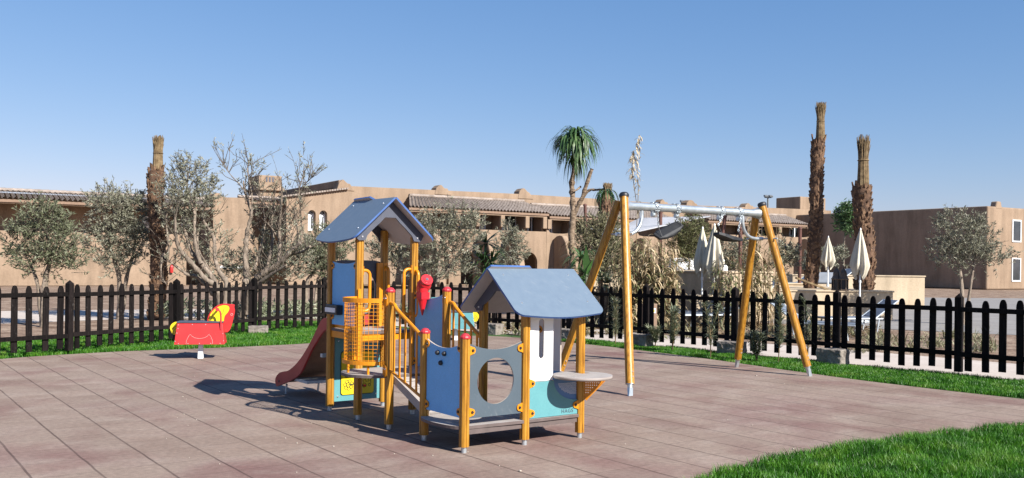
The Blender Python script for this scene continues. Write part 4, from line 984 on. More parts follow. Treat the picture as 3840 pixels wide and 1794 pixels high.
# balcony front wall with curved rail, pillars, arches below
def balcony(s0, s1, zr, zeave, pillars, arches, windows, fins):
    top_ = [(s1, zr), (s0, zr)]
    # scooped rail between pillars
    ps = [s0] + pillars + [s1]; edge = []
    for a, b in zip(ps[:-1], ps[1:]):
        edge += [(a + .02, zr + .34), (a + .16, zr + .24), (a + .30, zr + .06), (a + .75, zr), (b - .75, zr), (b - .30, zr + .06), (b - .16, zr + .24), (b - .02, zr + .34)] if b - a > 2.2 else [(a, zr + .1), (b, zr + .1)]
    loops = [[(s0, 0), (s1, 0)] + edge[::-1]]
    for (sa, sb, zt) in arches:
        r = (sb - sa) / 2; loops.append([(sa, .05), (sb, .05)] + arc((sa + sb) / 2, zt - min(r, .9), r, 0, pi, 12, min(r, .9)))
    wall(loops, BO, .28, M['stucco'], HO)
    bw = MB(); bw.box(hl((s0 + s1) / 2, .55, (zr - 1.15 + zeave - .05) / 2), (s1 - s0 - .04, 1.0, zeave - zr + 1.1)); bw.build('back_wall', M['stucco'], HO)
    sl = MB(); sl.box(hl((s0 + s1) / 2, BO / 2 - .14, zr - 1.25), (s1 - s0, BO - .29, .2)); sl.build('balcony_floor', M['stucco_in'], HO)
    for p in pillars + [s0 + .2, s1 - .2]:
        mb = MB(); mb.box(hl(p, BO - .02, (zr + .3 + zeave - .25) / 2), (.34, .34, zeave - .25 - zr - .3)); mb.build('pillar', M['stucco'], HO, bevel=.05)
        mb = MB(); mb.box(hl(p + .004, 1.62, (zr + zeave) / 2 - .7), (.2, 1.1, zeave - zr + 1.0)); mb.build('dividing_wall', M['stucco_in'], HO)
    for (sa, sb, z0, z1) in windows:
        f = MB(); f.prism([[(sa, z0), (sb, z0), (sb, z1), (sa, z1)], [(sa + .09, z0 + .09), (sa + .09, z1 - .09), ((sa + sb) / 2 - .05, z1 - .09), ((sa + sb) / 2 - .05, z0 + .09)],
                            [((sa + sb) / 2 + .05, z0 + .09), ((sa + sb) / 2 + .05, z1 - .09), (sb - .09, z1 - .09), (sb - .09, z0 + .09)]], lambda a, b, c: hl(a, 1.15 - c, b), .09)
        fo = f.build('window', M['frame_white'], HO)
        gl = MB(); gl.box(hl((sa + sb) / 2, 1.10, (z0 + z1) / 2), (sb - sa - .04, .02, z1 - z0 - .04)); gl.build('pane', M['glass'], fo)
    for s in fins:      # rounded party walls between the ground floor terraces
        H_ = zr - .15; prof = [(0, 0), (2.3, 0), (2.15, H_ * .35), (1.75, H_ * .7), (1.45, H_ * .88), (1.1, H_ * .985), (.75, H_), (.4, H_ * .985), (0, H_ * .93)]
        mb = MB(); mb.prism(prof, lambda a, b, c: hl(s - .22 + c, BO + .002 + a, b), .44); mb.build('party_wall', M['stucco'], HO, bevel=.12)
r0, r1, r2 = rails
zr1 = zat(1300, 580, BO) - .12; zr2 = zat(1440, 584, BO) - .15; zr3 = zat(1900, 590, BO) - .1
S_ = lambda x: sat(x, 580, BO)
W0 = lambda x: sat(x, 560, 1.1)
balcony(S_(1062), S_(1374), zr1, r0[2], [S_(1150), S_(1200), S_(1262), S_(1324)], [(S_(1090), S_(1130), 2.3), (S_(1160), S_(1195), 2.3), (S_(1309), S_(1352), 2.35)],
        [(W0(1066), W0(1082), zr1 - .9, zr1 + 1.35), (W0(1146), W0(1160), zr1 - .9, zr1 + 1.35), (W0(1262), W0(1298), zr1 - .9, zr1 + 1.30), (W0(1326), W0(1346), zr1 - .9, zr1 + 1.2), (W0(1205), W0(1220), zr1 - .9, zr1 + 1.3)],
        [S_(1205), S_(1274), S_(1075)])
balcony(S_(1374) + .004, S_(1706), zr2, r1[2], [S_(1440), S_(1500), S_(1600)], [(S_(1415), S_(1440), 2.3), (S_(1460), S_(1490), 2.3), (S_(1540), S_(1580), 2.3)],
        [(W0(1374), W0(1388), zr2 - .9, zr2 + 1.3), (W0(1462), W0(1484), zr2 - .9, zr2 + 1.3), (W0(1575), W0(1600), zr2 - .9, zr2 + 1.3), (W0(1655), W0(1690), zr2 - .9, zr2 + 1.3)], [S_(1398), S_(1500), S_(1600)])
balcony(S_(1740), S_(2040), zr3, r2[2], [S_(1790), S_(1880), S_(1960)], [(S_(1810), S_(1850), 2.3), (S_(1900), S_(1930), 2.3)],
        [(W0(1755), W0(1785), zr3 - .9, zr3 + 1.3), (W0(1900), W0(1930), zr3 - .9, zr3 + 1.3), (W0(1985), W0(2010), zr3 - .9, zr3 + 1.3)], [S_(1870), S_(2010)])
# shaded cross wing at the right end
xs0 = S_(2046) + .5
mb = MB(); mb.box(hl(xs0 + 9, 7.5, 3.1), (18, 21, 6.2)); mb.build('wall', M['stucco'], HO, bevel=.1)
for (ds_, zz0, zz1) in ((3.2, 3.6, 5.3), (6.4, 3.6, 5.3), (11.5, 3.6, 5.3), (3.2, .6, 2.4), (8.6, .6, 2.4), (12.4, .6, 2.4)):
    f = MB(); s0 = xs0 + ds_; f.prism([[(s0, zz0), (s0 + 1.2, zz0), (s0 + 1.2, zz1), (s0, zz1)], [(s0 + .1, zz0 + .1), (s0 + .1, zz1 - .1), (s0 + 1.1, zz1 - .1), (s0 + 1.1, zz0 + .1)]], lambda a, b, c: hl(a, 18.06 - c, b), .1); fo = f.build('window', M['frame_white'], HO)
    gl = MB(); gl.box(hl(s0 + .6, 18.012, (zz0 + zz1) / 2), (1.1, .02, zz1 - zz0 - .1)); gl.build('pane', M['glass'], fo)
for ds_ in (1.0, 9.8, 16.6):
    mb = MB(); mb.prism([(xs0 + ds_, 6.0), (xs0 + ds_ + .9, 6.0), (xs0 + ds_ + .7, 6.6), (xs0 + ds_ + .2, 6.6)], lambda a, b, c: hl(a, 18.02 - c, b), .5); mb.build('parapet_pier', M['stucco'], HO, bevel=.08)
mb = MB(); s_, z_ = fp(2000, 524, -3); mb.box(hl(s_ + 1.9, -4, z_ - .2), (3.6, 3.0, 2.6)); tw = mb.build('roof_turret', M['stucco'], HO, bevel=.08)
sl = MB()
for k in range(3): sl.box(hl(s_ + 2.6 + k * .35, -2.49, z_ + .45), (.12, .06, .7))
sl.build('slot', M['dark_board'], tw)
# square tower behind the side block
tb = MB(); ts0, tz = fp(651, 440, -6); ts1, _ = fp(709, 440, -6); _, tz1 = fp(680, 477, -6); wT = ts1 - ts0
tb.box(hl(ts0 + wT / 2, -6 - 1.3, tz / 2), (wT, 2.6, tz)); to = tb.build('roof_tower', M['stucco'], HL, bevel=.06)
lg = MB(); lg.box(hl(ts0 + wT / 2, -7.2, tz1), (wT + .24, 2.9, .16)); lg.build('ledge', M['stucco'], to, bevel=.04)
sl = MB(); _, sz0 = fp(680, 458, -6); _, sz1 = fp(680, 446, -6)
for x in (670.5, 678.5, 686.5): s_ = fp(x, 450, -6)[0]; sl.box(hl(s_, -6.0, (sz0 + sz1) / 2), (.11, .05, sz1 - sz0))
sl.build('slot', M['dark_board'], to)
# left wing
HLo = 2.0
b_ = fpp([(541, 501), (541, 489), (546, 485), (556, 485), (562, 493), (575, 496), (626, 497)], 0)
wall([(b_[0][0], 0), (b_[-1][0] + .3, 0), (b_[-1][0] + .3, b_[-1][1])] + b_[::-1], -.4, 7, M['stucco'], HL)
l_ = fpp([(400, 519), (541, 505)], 0)
wall([(l_[0][0] - 26, 0), (l_[1][0] - .01, 0), (l_[1][0] - .01, l_[1][1]), (l_[0][0], l_[0][1]), (l_[0][0] - 26, l_[0][1] - .2)], -2.6, 6, M['stucco'], HL)
tiled_roof(sat(340, 520, -.4) - 22, sat(541, 520, -.4), -2.5, zat(470, 503, -2.5), -.2, zat(470, 519, -.2), HL, .2)
lowt = fpp([(527, 576), (637, 575)], HLo)
wall([(lowt[0][0], 0), (lowt[1][0], 0), lowt[1], lowt[0]], HLo, 2.2, M['stucco'], HL, bevel=.05)
lf = fpp([(300, 590), (470, 590)], 1.2)
wall([(lf[0][0] - 22, 0), (lf[1][0], 0), (lf[1][0], lf[1][1]), (lf[0][0] - 22, lf[0][1])], 1.2, 3.4, M['stucco'], HL, bevel=.05)
for (x0, x1, y0, y1, o) in [(524, 540, 573, 540, -2.58), (455, 475, 573, 545, -2.58), (360, 385, 573, 545, -2.58)]:
    s0, z0 = fp(x0, y0, o); s1, z1 = fp(x1, y1, o)
    f = MB(); f.prism([[(s0, z0), (s1, z0), (s1, z1), (s0, z1)], [(s0 + .12, z0 + .1), (s0 + .12, z1 - .1), (s1 - .12, z1 - .1), (s1 - .12, z0 + .1)]], lambda a, b, c: hl(a, o + .08 - c, b), .09); fo = f.build('window', M['frame_white'], HL)
    gl = MB(); gl.box(hl((s0 + s1) / 2, o + .03, (z0 + z1) / 2), (s1 - s0 - .06, .02, z1 - z0 - .06)); gl.build('pane', M['glass'], fo)
lw = MB(); s0, z0 = fp(552, 672, 7); s1, _ = fp(608, 672, 7); lw.box(hl((s0 + s1) / 2, 7, z0), (s1 - s0, .3, .14)); 
lwo = thing('low_wall', 'low clay wall with a white coping before the left hotel wing', 'wall', P0, FA); lw.build('coping', M['frame_white'], lwo)
lw = MB(); lw.box(hl((s0 + s1) / 2, 6.9, z0 / 2 - .1), (s1 - s0 + .0, .2, z0 - .1)); lw.build('wall', M['stucco'], lwo)
ex = thing('fire_extinguisher', 'small red fire extinguisher on the hotel wall at far left', 'fire extinguisher', fw(fp(431.5, 686, 1.32)[0], 1.32, fp(431.5, 686, 1.32)[1]), FA)
mb = MB(); mb.lathe([(.085, 0), (.09, .03), (.09, .36), (.05, .43), (.03, .46)], (0, 0, 0), 14); mb.build('cylinder', M['red_ext'], ex)
mb = MB(); mb.box((0, 0, .48), (.06, .05, .07)); mb.tube([(0.02, 0, .48), (.11, 0, .45), (.12, 0, .25)], .014, 6); mb.build('valve', M['black'], ex)

# ---------------------------------------------------------------- plants
def leaf_quads(mb, p, d, L, w, curl=0.0):
    """one lance shaped leaf from p along d"""
    d = d.normalized(); a = d.cross(Vector((R(-1, 1), R(-1, 1), R(-1, 1)))).normalized(); nn = d.cross(a)
    m1 = p + d * (L * .45) + nn * (curl * L); e = p + d * L
    mb.add([p, m1 + a * w / 2, e, m1 - a * w / 2], [(0, 1, 2, 3)])
def sprigs(mb, tw, centre, rad, n, leaves=(9, 15), L=(.06, .11), w=(.016, .026), twig=.34, up=.5, hole=.0, bias=None):
    """leafy twigs spread through an ellipsoid"""
    c = Vector(centre)
    for k in range(n):
        while True:
            q = Vector((R(-1, 1), R(-1, 1), R(-1, 1)))
            if q.length < 1: break
        if hole and sin(q.x * 5 + centre[0] * 3) * sin(q.z * 5.5 + centre[2]) * sin(q.y * 4 + 1) > hole: continue
        p = c + Vector((q.x * rad[0], q.y * rad[1], q.z * rad[2]))
        d = (Vector((q.x, q.y, q.z + up)) + Vector((R(-.6, .6), R(-.6, .6), R(-.3, .7)))).normalized(); tl = twig * R(.6, 1.3)
        if tw is not None: tw.tube([p, p + d * tl * .5 + Vector((R(-.02, .02), 0, 0)), p + d * tl], [.006, .005, .003], 4, caps=False)
        for i in range(random.randint(*leaves)):
            b = p + d * (tl * R(.1, 1.0))
            leaf_quads(mb, b, d * .5 + Vector((R(-1, 1), R(-1, 1), R(-.7, .9))), R(*L), R(*w), R(-.12, .12))
def limb_tube(mb, pts, r0, r1, Y, dy=0.0, knots=True):
    P_ = []
    for k, (x, y) in enumerate(pts):
        P_.append(at(x, y, Y + dy * k / max(1, len(pts) - 1)))
    sp_ = smooth_path(P_, 5); n = len(sp_); rs = []
    for k in range(n):
        r = .62 * (r0 + (r1 - r0) * k / (n - 1)) + .004
        if knots: r *= 1 + .16 * sin(k * 2.1 + pts[0][0]) + R(-.09, .09)
        rs.append(r)
    o_ = len(mb.v); mb.tube(sp_, rs, 9)
    for i_ in range(o_, len(mb.v)):
        r_ = rs[min((i_ - o_) // 9, n - 1)] * .16; q_ = mb.v[i_]; mb.v[i_] = (q_[0] + R(-r_, r_), q_[1] + R(-r_, r_), q_[2] + R(-r_, r_))
    return sp_
def olive(label, Y, limbs, clusters, green=False, bare=0, group='olive trees behind the fence', name='olive_tree', leafmat=None, leafscale=1.0):
    base = at(limbs[0][0][0][0], limbs[0][0][0][1], Y); base.z = 0
    root = thing(name, label, 'tree', base, 0, group)
    tr = MB(); tw = MB(); lv = MB()
    for (pts, r0, r1, dy) in limbs:
        sp_ = limb_tube(tr, pts, r0, r1, Y, dy)
        for _ in range(bare):
            k = int(len(sp_) * R(.35, 1.0)) - 1; p = sp_[k]; d = Vector((R(-1, 1), R(-1, 1), R(.1, 1.6))).normalized(); L_ = R(.25, .8)
            q = [p, p + d * L_ * .5 + Vector((R(-.05, .05), 0, R(0, .05))), p + d * L_ + Vector((R(-.1, .1), 0, R(0, .15)))]; tw.tube(q, [.011, .007, .003], 4, caps=False)
            for j in range(random.randint(1, 3)):
                d2 = (d + Vector((R(-.9, .9), R(-.9, .9), R(-.2, .9)))).normalized(); b = q[1] + (q[2] - q[1]) * R(0, 1); e = b + d2 * R(.12, .35); tw.tube([b, e], [.006, .003], 4, caps=False)
                for i in range(random.randint(0, 5)): leaf_quads(lv, b + (e - b) * R(.3, 1), d2 + Vector((R(-1, 1), R(-1, 1), R(-.5, .8))), R(.05, .12), R(.014, .028), .05)
    for (x, y, rx, ry, n, dy) in clusters:
        c = at(x, y, Y + dy); k = Y * VP / FOC
        sprigs(lv, tw, c, (rx * k, min(rx, ry) * k * .8 + .1, ry * k), n, L=(.05 * leafscale, .14 * leafscale), w=(.016 * leafscale, .036 * leafscale), twig=.30, hole=.30)
    for m_ in (tr, tw, lv): m_.v = [tuple(Vector(p) - base) for p in m_.v]
    tr.build('trunk', M['bark_olive'], root)
    if tw.v: tw.build('twigs', M['bark_dark'], root, fixn=False)
    lv.build('crown', leafmat or (M['leaf_olive_green'] if green else M['leaf_olive']), root, fixn=False)
    return root
# left olive
olive('many stemmed pruned olive tree with bare limbs beside the left palm trunk', 22.8,
      [([(556, 790), (545, 725), (520, 705), (490, 672), (462, 640), (447, 618), (442, 585), (440, 540)], .13, .03, -.8),
       ([(560, 780), (540, 710), (505, 662), (485, 640), (470, 600), (462, 560), (465, 510)], .11, .03, .3),
       ([(565, 780), (570, 715), (555, 690), (545, 668), (540, 640), (538, 600), (520, 570), (508, 550)], .10, .05, .6),
       ([(540, 745), (500, 700), (470, 690), (440, 668), (425, 656)], .075, .03, -.5), ([(505, 664), (492, 620), (489, 575), (490, 530), (488, 490)], .075, .035, .2),
       ([(547, 720), (520, 668), (500, 630), (497, 590), (505, 560)], .05, .02, .7), ([(422, 650), (424, 620), (418, 560), (422, 520)], .04, .02, -.3), ([(490, 540), (478, 500), (470, 460), (478, 420)], .03, .012, .3),
       ([(440, 545), (432, 500), (440, 470)], .022, .01, .2), ([(425, 656), (410, 640), (405, 690), (418, 715)], .03, .02, -.5)],
      [(486, 412, 26, 22, 20, .2), (470, 450, 40, 30, 48, 0), (505, 455, 30, 30, 33, .5), (450, 490, 36, 32, 53, -.3), (490, 500, 44, 34, 66, .2), (425, 505, 20, 40, 30, 0), (528, 480, 20, 34, 15, .5), (455, 540, 44, 26, 48, 0),
       (515, 530, 22, 16, 19, .6), (430, 560, 24, 24, 26, 0), (545, 610, 26, 40, 30, .8), (495, 640, 40, 40, 30, .9), (545, 660, 26, 34, 25, .9), (500, 690, 50, 20, 30, .6), (465, 590, 30, 28, 17, 0)], bare=9)
olive('tall pruned olive tree with thin upright bare limbs in front of the square roof tower', 23.6,
      [([(610, 800), (618, 720), (620, 690), (617, 650), (618, 620), (622, 580), (632, 540), (625, 510), (615, 480), (612, 455)], .15, .02, .3),
       ([(625, 790), (632, 720), (660, 690), (690, 672), (710, 655), (735, 630), (756, 612)], .14, .06, -.6), ([(640, 740), (665, 690), (680, 640), (685, 600), (683, 560), (690, 520), (682, 490)], .08, .025, .4),
       ([(700, 665), (703, 620), (702, 580), (705, 540), (708, 500), (710, 472)], .075, .035, -.2), ([(628, 745), (650, 715), (685, 690), (720, 668)], .10, .04, -.8), ([(716, 650), (735, 640), (762, 633), (780, 620)], .055, .04, -.9),
       ([(640, 680), (650, 640), (660, 600), (668, 560)], .05, .015, .8), ([(757, 612), (758, 570), (755, 520), (752, 480), (760, 450), (765, 420)], .03, .008, -.3), ([(750, 615), (748, 580), (744, 545), (738, 520)], .035, .012, -.4),
       ([(618, 485), (600, 462), (580, 440), (560, 412)], .02, .006, .3), ([(632, 545), (634, 500), (628, 460), (622, 425), (630, 400)], .028, .008, .3), ([(690, 540), (672, 520), (655, 500), (640, 480)], .02, .008, .4),
       ([(752, 482), (775, 455), (795, 440)], .014, .006, -.2), ([(700, 600), (680, 570), (664, 555)], .03, .01, -.2), ([(705, 545), (725, 575), (735, 610)], .02, .01, -.2)],
      [(625, 425, 22, 34, 10, .3), (570, 425, 14, 16, 4, .3), (640, 465, 18, 34, 7, .3), (622, 495, 22, 22, 4, .3), (763, 412, 11, 22, 6, -.3), (795, 440, 14, 6, 4, -.2), (750, 470, 26, 22, 5, -.2), (735, 530, 26, 34, 7, -.2),
       (660, 560, 30, 40, 15, .4), (745, 575, 26, 26, 12, -.2), (655, 640, 34, 46, 90, .9), (700, 660, 44, 34, 78, .9), (635, 690, 40, 28, 54, .9), (745, 655, 34, 30, 60, .6), (770, 630, 20, 30, 24, .4), (590, 665, 30, 26, 60, .9), (715, 600, 30, 30, 24, .9), (575, 700, 30, 22, 36, .9), (730, 695, 44, 20, 48, .9)], bare=11)
olive('bushy olive tree behind the tower of the play structure, left of its blue panel', 26.5,
      [([(770, 800), (772, 712), (785, 690), (800, 660), (815, 630)], .09, .03, .2), ([(790, 790), (800, 700), (826, 660), (830, 630)], .06, .02, .3)],
      [(805, 625, 42, 34, 190, 0), (790, 660, 34, 34, 120, 0), (835, 660, 34, 34, 130, .3), (860, 620, 24, 24, 60, .3), (815, 585, 26, 16, 34, .1), (830, 695, 44, 20, 90, .2)], green=True)
olive('broad silver leaved olive tree behind the telescope panel', 25.0,
      [([(1085, 800), (1092, 722), (1110, 690), (1140, 660), (1160, 630), (1175, 600)], .12, .03, .3), ([(1075, 800), (1080, 712), (1075, 670), (1062, 640), (1040, 615)], .08, .025, .3), ([(1100, 710), (1104, 660), (1110, 600), (1125, 560)], .07, .02, .2),
       ([(1010, 800), (1012, 690), (995, 650), (970, 625)], .08, .03, .6), ([(1120, 690), (1150, 645), (1200, 625)], .04, .015, .2)],
      [(1105, 570, 40, 26, 69, 0), (1165, 565, 44, 28, 88, 0), (1070, 560, 26, 22, 28, .2), (1120, 605, 60, 30, 121, 0), (1180, 600, 34, 30, 60, 0), (1060, 615, 34, 40, 82, .2), (1110, 650, 60, 30, 127, .1), (1000, 610, 40, 30, 95, .4), (975, 645, 30, 34, 76, .5),
       (1020, 660, 40, 34, 82, .5), (945, 625, 26, 24, 38, .5), (1085, 690, 44, 24, 69, .1), (1140, 535, 34, 14, 23, 0), (1160, 680, 34, 20, 38, .2), (1195, 575, 16, 22, 18, .1), (1030, 560, 18, 18, 9, .4)])
olive('slender young olive beside the curved party wall of the hotel', 34.0,
      [([(1292, 800), (1288, 690), (1283, 640), (1278, 600), (1274, 560)], .07, .015, 0)],
      [(1278, 590, 18, 26, 49, 0), (1270, 625, 22, 26, 56, 0), (1295, 620, 24, 22, 49, 0), (1275, 660, 26, 22, 56, 0), (1310, 650, 18, 26, 28, .2)], leafscale=1.25)
olive('dense grey green bush behind the left legs of the swing', 27.0,
      [([(1510, 800), (1508, 720), (1500, 640), (1495, 590)], .07, .02, 0), ([(1525, 790), (1535, 700), (1545, 620)], .06, .02, 0)],
      [(1490, 590, 34, 26, 170, 0), (1530, 575, 30, 24, 120, .2), (1480, 625, 30, 30, 130, 0), (1520, 630, 40, 36, 200, .2), (1505, 670, 44, 26, 150, 0), (1550, 650, 34, 40, 130, .4), (1505, 560, 22, 12, 20, 0)], leafmat=M['leaf_bush'], group='bushes beyond the right fence', name='bush')
olive('green leafy bush left of the two near closed parasols', 29.0,
      [([(1730, 760), (1732, 680), (1738, 620)], .06, .02, 0)],
      [(1730, 590, 30, 26, 140, 0), (1755, 600, 26, 30, 120, 0), (1720, 630, 34, 30, 140, 0), (1750, 640, 28, 26, 100, 0), (1745, 565, 22, 14, 40, 0), (1700, 600, 20, 24, 60, 0)], green=True, group='bushes beyond the right fence', name='bush', leafmat=M['leaf_reed_green'])
olive('low grey bush right of the two near closed parasols', 31.0,
      [([(1840, 760), (1838, 690), (1835, 650)], .05, .02, 0)],
      [(1830, 640, 30, 26, 120, 0), (1850, 665, 34, 22, 110, 0), (1815, 670, 22, 20, 60, 0), (1865, 630, 22, 22, 60, 0), (1800, 660, 14, 14, 30, 0)], group='bushes beyond the right fence', name='bush')
olive('dark small tree against the shaded cross wing beside the right palm', 40.0,
      [([(2120, 760), (2122, 640), (2125, 580)], .08, .03, 0)], [(2128, 545, 18, 26, 130, 0), (2140, 570, 14, 26, 90, 0), (2120, 560, 12, 20, 50, 0)], green=True, group='bushes beyond the right fence', name='bush', leafmat=M['leaf_green'], leafscale=1.8)
olive('pale grey shrub behind the small far parasol', 38.0, [([(2060, 740), (2060, 690), (2062, 670)], .06, .03, 0)], [(2055, 650, 24, 20, 90, 0), (2105, 650, 18, 20, 80, 0), (2040, 670, 16, 14, 40, 0)], group='bushes beyond the right fence', name='bush', leafscale=1.5)
olive('wispy dry shrub at the foot of the tall palm', 30.0, [([(1975, 760), (1973, 690), (1972, 660)], .05, .02, 0)], [(1975, 640, 24, 24, 110, 0), (1985, 665, 20, 20, 60, 0), (1958, 660, 18, 20, 50, 0)], group='bushes beyond the right fence', name='bush', leafscale=1.2)
# beyond the photographed edges
olive('olive tree at the far left end of the view behind the fence', 24.0,
      [([(300, 820), (302, 720), (290, 660), (270, 600), (260, 540)], .12, .03, .2), ([(305, 800), (318, 700), (335, 640), (345, 560)], .1, .03, .3)],
      [(270, 520, 46, 40, 170, 0), (330, 530, 44, 44, 170, .3), (300, 590, 60, 34, 190, 0), (250, 600, 34, 34, 90, 0), (350, 610, 34, 34, 100, .3), (300, 660, 54, 26, 120, 0)])
olive('olive tree at the near left corner of the picket fence', 21.0,
      [([(110, 840), (112, 720), (125, 650), (118, 580)], .12, .03, .2), ([(108, 840), (95, 720), (70, 650)], .09, .03, .3)],
      [(110, 560, 50, 40, 180, 0), (60, 610, 44, 40, 150, .3), (150, 610, 40, 40, 140, 0), (100, 660, 60, 30, 150, 0), (180, 660, 30, 30, 60, 0)], green=True)
olive('round olive bush at the far right end of the view behind the fence', 26.0,
      [([(2420, 820), (2418, 720), (2405, 640), (2400, 590)], .11, .03, 0), ([(2430, 800), (2445, 690), (2460, 620)], .08, .03, 0)],
      [(2400, 580, 50, 40, 180, 0), (2460, 600, 44, 44, 160, 0), (2380, 640, 40, 34, 120, 0), (2440, 650, 54, 30, 140, 0), (2510, 650, 30, 30, 60, 0)])

# yucca tree
def strap(mb, p, d, L, w, droop, seg=5):
    """strap leaf that arches over and hangs"""
    d = d.normalized(); side = d.cross(Vector((0, 0, 1)));
    if side.length < .05: side = Vector((1, 0, 0))
    side.normalize(); vs = []; q = p.copy(); v = d.copy()
    for k in range(seg + 1):
        t = k / seg; ww = w * (.55 + .9 * t if t < .4 else .91 * (1 - t) / .6 + .05)
        vs += [q - side * ww / 2, q + side * ww / 2]
        v = (v + Vector((0, 0, -droop / seg * (.35 + 1.3 * k / seg)))).normalized(); q = q + v * (L / seg)
    mb.add(vs, [(2 * k, 2 * k + 1, 2 * k + 3, 2 * k + 2) for k in range(seg)], True)
def rosette(mb, c, n, L, w, droop, zmin=-.6, spread=1.0):
    for k in range(n):
        a = R(0, 2 * pi); z = R(zmin, 1.1); d = Vector((cos(a) * spread, sin(a) * spread, z)); strap(mb, c + d.normalized() * .04, d, L * R(.75, 1.15), w * R(.8, 1.2), droop * R(.7, 1.3))
YY = 24.5; yb = at(1437, 720, YY); yb.z = 0
yu = thing('yucca_tree', 'tall yucca tree with a drooping green crown and cut side limbs beside the swing', 'tree', yb)
tr = MB(); lv = MB(); dead = MB()
def lt(pts, r0, r1, dy=0): limb_tube(tr, pts, r0 * 1.15, r1 * 1.15, YY, dy)
lt([(1434, 790), (1437, 690), (1440, 640), (1437, 590), (1441, 545), (1440, 500), (1438, 460), (1446, 420), (1452, 390), (1450, 340)], .135, .075)
lt([(1441, 545), (1455, 515), (1465, 495), (1478, 455), (1489, 425)], .085, .06, -.2); lt([(1450, 525), (1462, 505), (1480, 480), (1500, 478), (1520, 476)], .055, .03, -.3); lt([(1460, 470), (1450, 478), (1440, 482)], .03, .02, -.2)
for (x, y, n, L, w, dr, zm) in [(1449, 352, 110, .88, .056, 4.0, -.1), (1447, 385, 90, .80, .05, 5.0, -1.0), (1450, 335, 80, .66, .052, 3.0, .1), (1464, 352, 60, .80, .055, 4.6, -.2), (1432, 352, 60, .80, .055, 4.6, -.2)]:
    rosette(lv, at(x, y, YY) , n, L, w, dr, zm)
rosette(lv, at(1524, 481, YY - .3), 46, .62, .045, 6.0, -.4)
for k in range(26):
    p = at(1437 + R(-10, 10), R(600, 670), YY); dead_d = Vector((R(-1, 1), R(-1, 1), R(-.4, .2))); strap(dead, p, dead_d, R(.3, .55), .03, 2.6)
for m_ in (tr, lv, dead): m_.v = [tuple(Vector(p) - yb) for p in m_.v]
tr.build('trunk', M['bark_yucca'], yu); lv.build('crown', M['leaf_green'], yu, fixn=False); dead.build('dead_leaves', M['straw'], yu, fixn=False)
# low yuccas and banana
def clump(label, x, y, Y, n, L, w, droop, zmin, mat, name, cat, spots, stems=True, group=None):
    b = at(x, y, Y); b.z = 0; root = thing(name, label, cat, b, 0, group); lv = MB(); st = MB()
    for (sx, sy) in spots:
        c = at(sx, sy, Y); rosette(lv, c - b, n, L, w, droop, zmin)
        st.tube([Vector((R(-.06, .06), R(-.06, .06), -.05)), (c - b) * .5 + Vector((R(-.05, .05), 0, 0)), c - b], [.07, .06, .05], 8)
    st.build('stem', M['bark_yucca'], root); lv.build('leaves', mat, root, fixn=False); return root
clump('spiky green yucca clump behind the small playhouse roof', 1222, 760, 27, 60, .75, .055, .9, -.35, M['leaf_green'], 'yucca_plant', 'plant', [(1222, 612), (1212, 655), (1236, 660), (1222, 690)], group='spiky plants behind the fence')
clump('strap leaved green plant at the foot of the yucca tree', 1462, 760, 24, 46, .7, .06, 1.3, -.5, M['leaf_green'], 'yucca_plant', 'plant', [(1462, 650), (1470, 690)], group='spiky plants behind the fence')
clump('green leafy plant between the banana and the left swing leg', 1515, 790, 23.6, 50, .55, .05, 1.0, -.2, M['leaf_shrub'], 'yucca_plant', 'plant', [(1512, 700), (1525, 715)], group='spiky plants behind the fence')
clump('grey green agave on the terrace left of the tall palm', 1962, 790, 26.5, 30, .5, .06, .1, .1, M['leaf_shrub'], 'agave', 'plant', [(1955, 712)], group='spiky plants behind the fence')
bb_ = at(1474, 770, 23.2); bb_.z = 0; ba = thing('banana_plant', 'broad leaved banana plant behind the fence left of the swing', 'plant', bb_)
st = MB(); lv = MB(); st.tube([(0, 0, -.05), (.02, 0, .5), (.0, 0, 1.3)], [.07, .06, .035], 10)
for (dx, dz, L, w) in [(-.05, 1.0, .80, .20), (.45, .75, .82, .22), (-.62, .15, .5, .15), (.5, -.05, .5, .15), (.15, .5, .5, .15), (-.3, .5, .45, .13), (.75, .2, .45, .12)]:
    d = Vector((dx, R(-.3, .1), dz)).normalized(); strap(lv, Vector((0, 0, 1.25)), d, L, w, .35, 7)
st.build('stem', M['leaf_shrub'], ba); lv.build('leaves', M['leaf_banana'], ba, fixn=False)

# reeds
def reeds(label, Y, stems, leafn, mat_mix, group='dry reeds beyond the fence'):
    b = at(stems[0][0], 800, Y); b.z = 0; root = thing('reed_clump', label, 'reeds', b, 0, group); st = MB(); dry = MB(); gre = MB()
    for (x, yt, lean) in stems:
        y0 = Y + R(-.7, .7); p0 = at(x, 700, y0); p0.z = 0; p1 = at(x + lean, yt, y0)
        pts = smooth_path([p0, p0 * .5 + p1 * .5 + Vector((R(-.1, .1), 0, .1)), p1], 4); st.tube(pts, [.014 - .009 * k / (len(pts) - 1) for k in range(len(pts))], 5)
        for i in range(leafn):
            t = R(.12, 1.0); q = p0 + (p1 - p0) * t + Vector((R(-.08, .08), R(-.08, .08), R(-.05, .05))); a = R(0, 2 * pi)
            strap(dry if R(0, 1) < mat_mix else gre, q, Vector((cos(a), sin(a), R(-.4, .9))), R(.20, .42), R(.032, .058), R(1.0, 2.8), 3)
    for m_ in (st, dry, gre): m_.v = [tuple(Vector(p) - b) for p in m_.v]
    st.build('stems', M['straw'], root, fixn=False); dry.build('dry_leaves', M['leaf_reed'], root, fixn=False)
    if gre.v: gre.build('green_leaves', M['leaf_reed_green'], root, fixn=False)
reeds('big clump of dry straw coloured reeds right of the left swing legs', 23.0, [(R(1572, 1700), R(590, 700), R(-16, 16)) for k in range(84)] + [(R(1585, 1640), R(700, 760), R(-8, 8)) for k in range(24)], 30, .62)
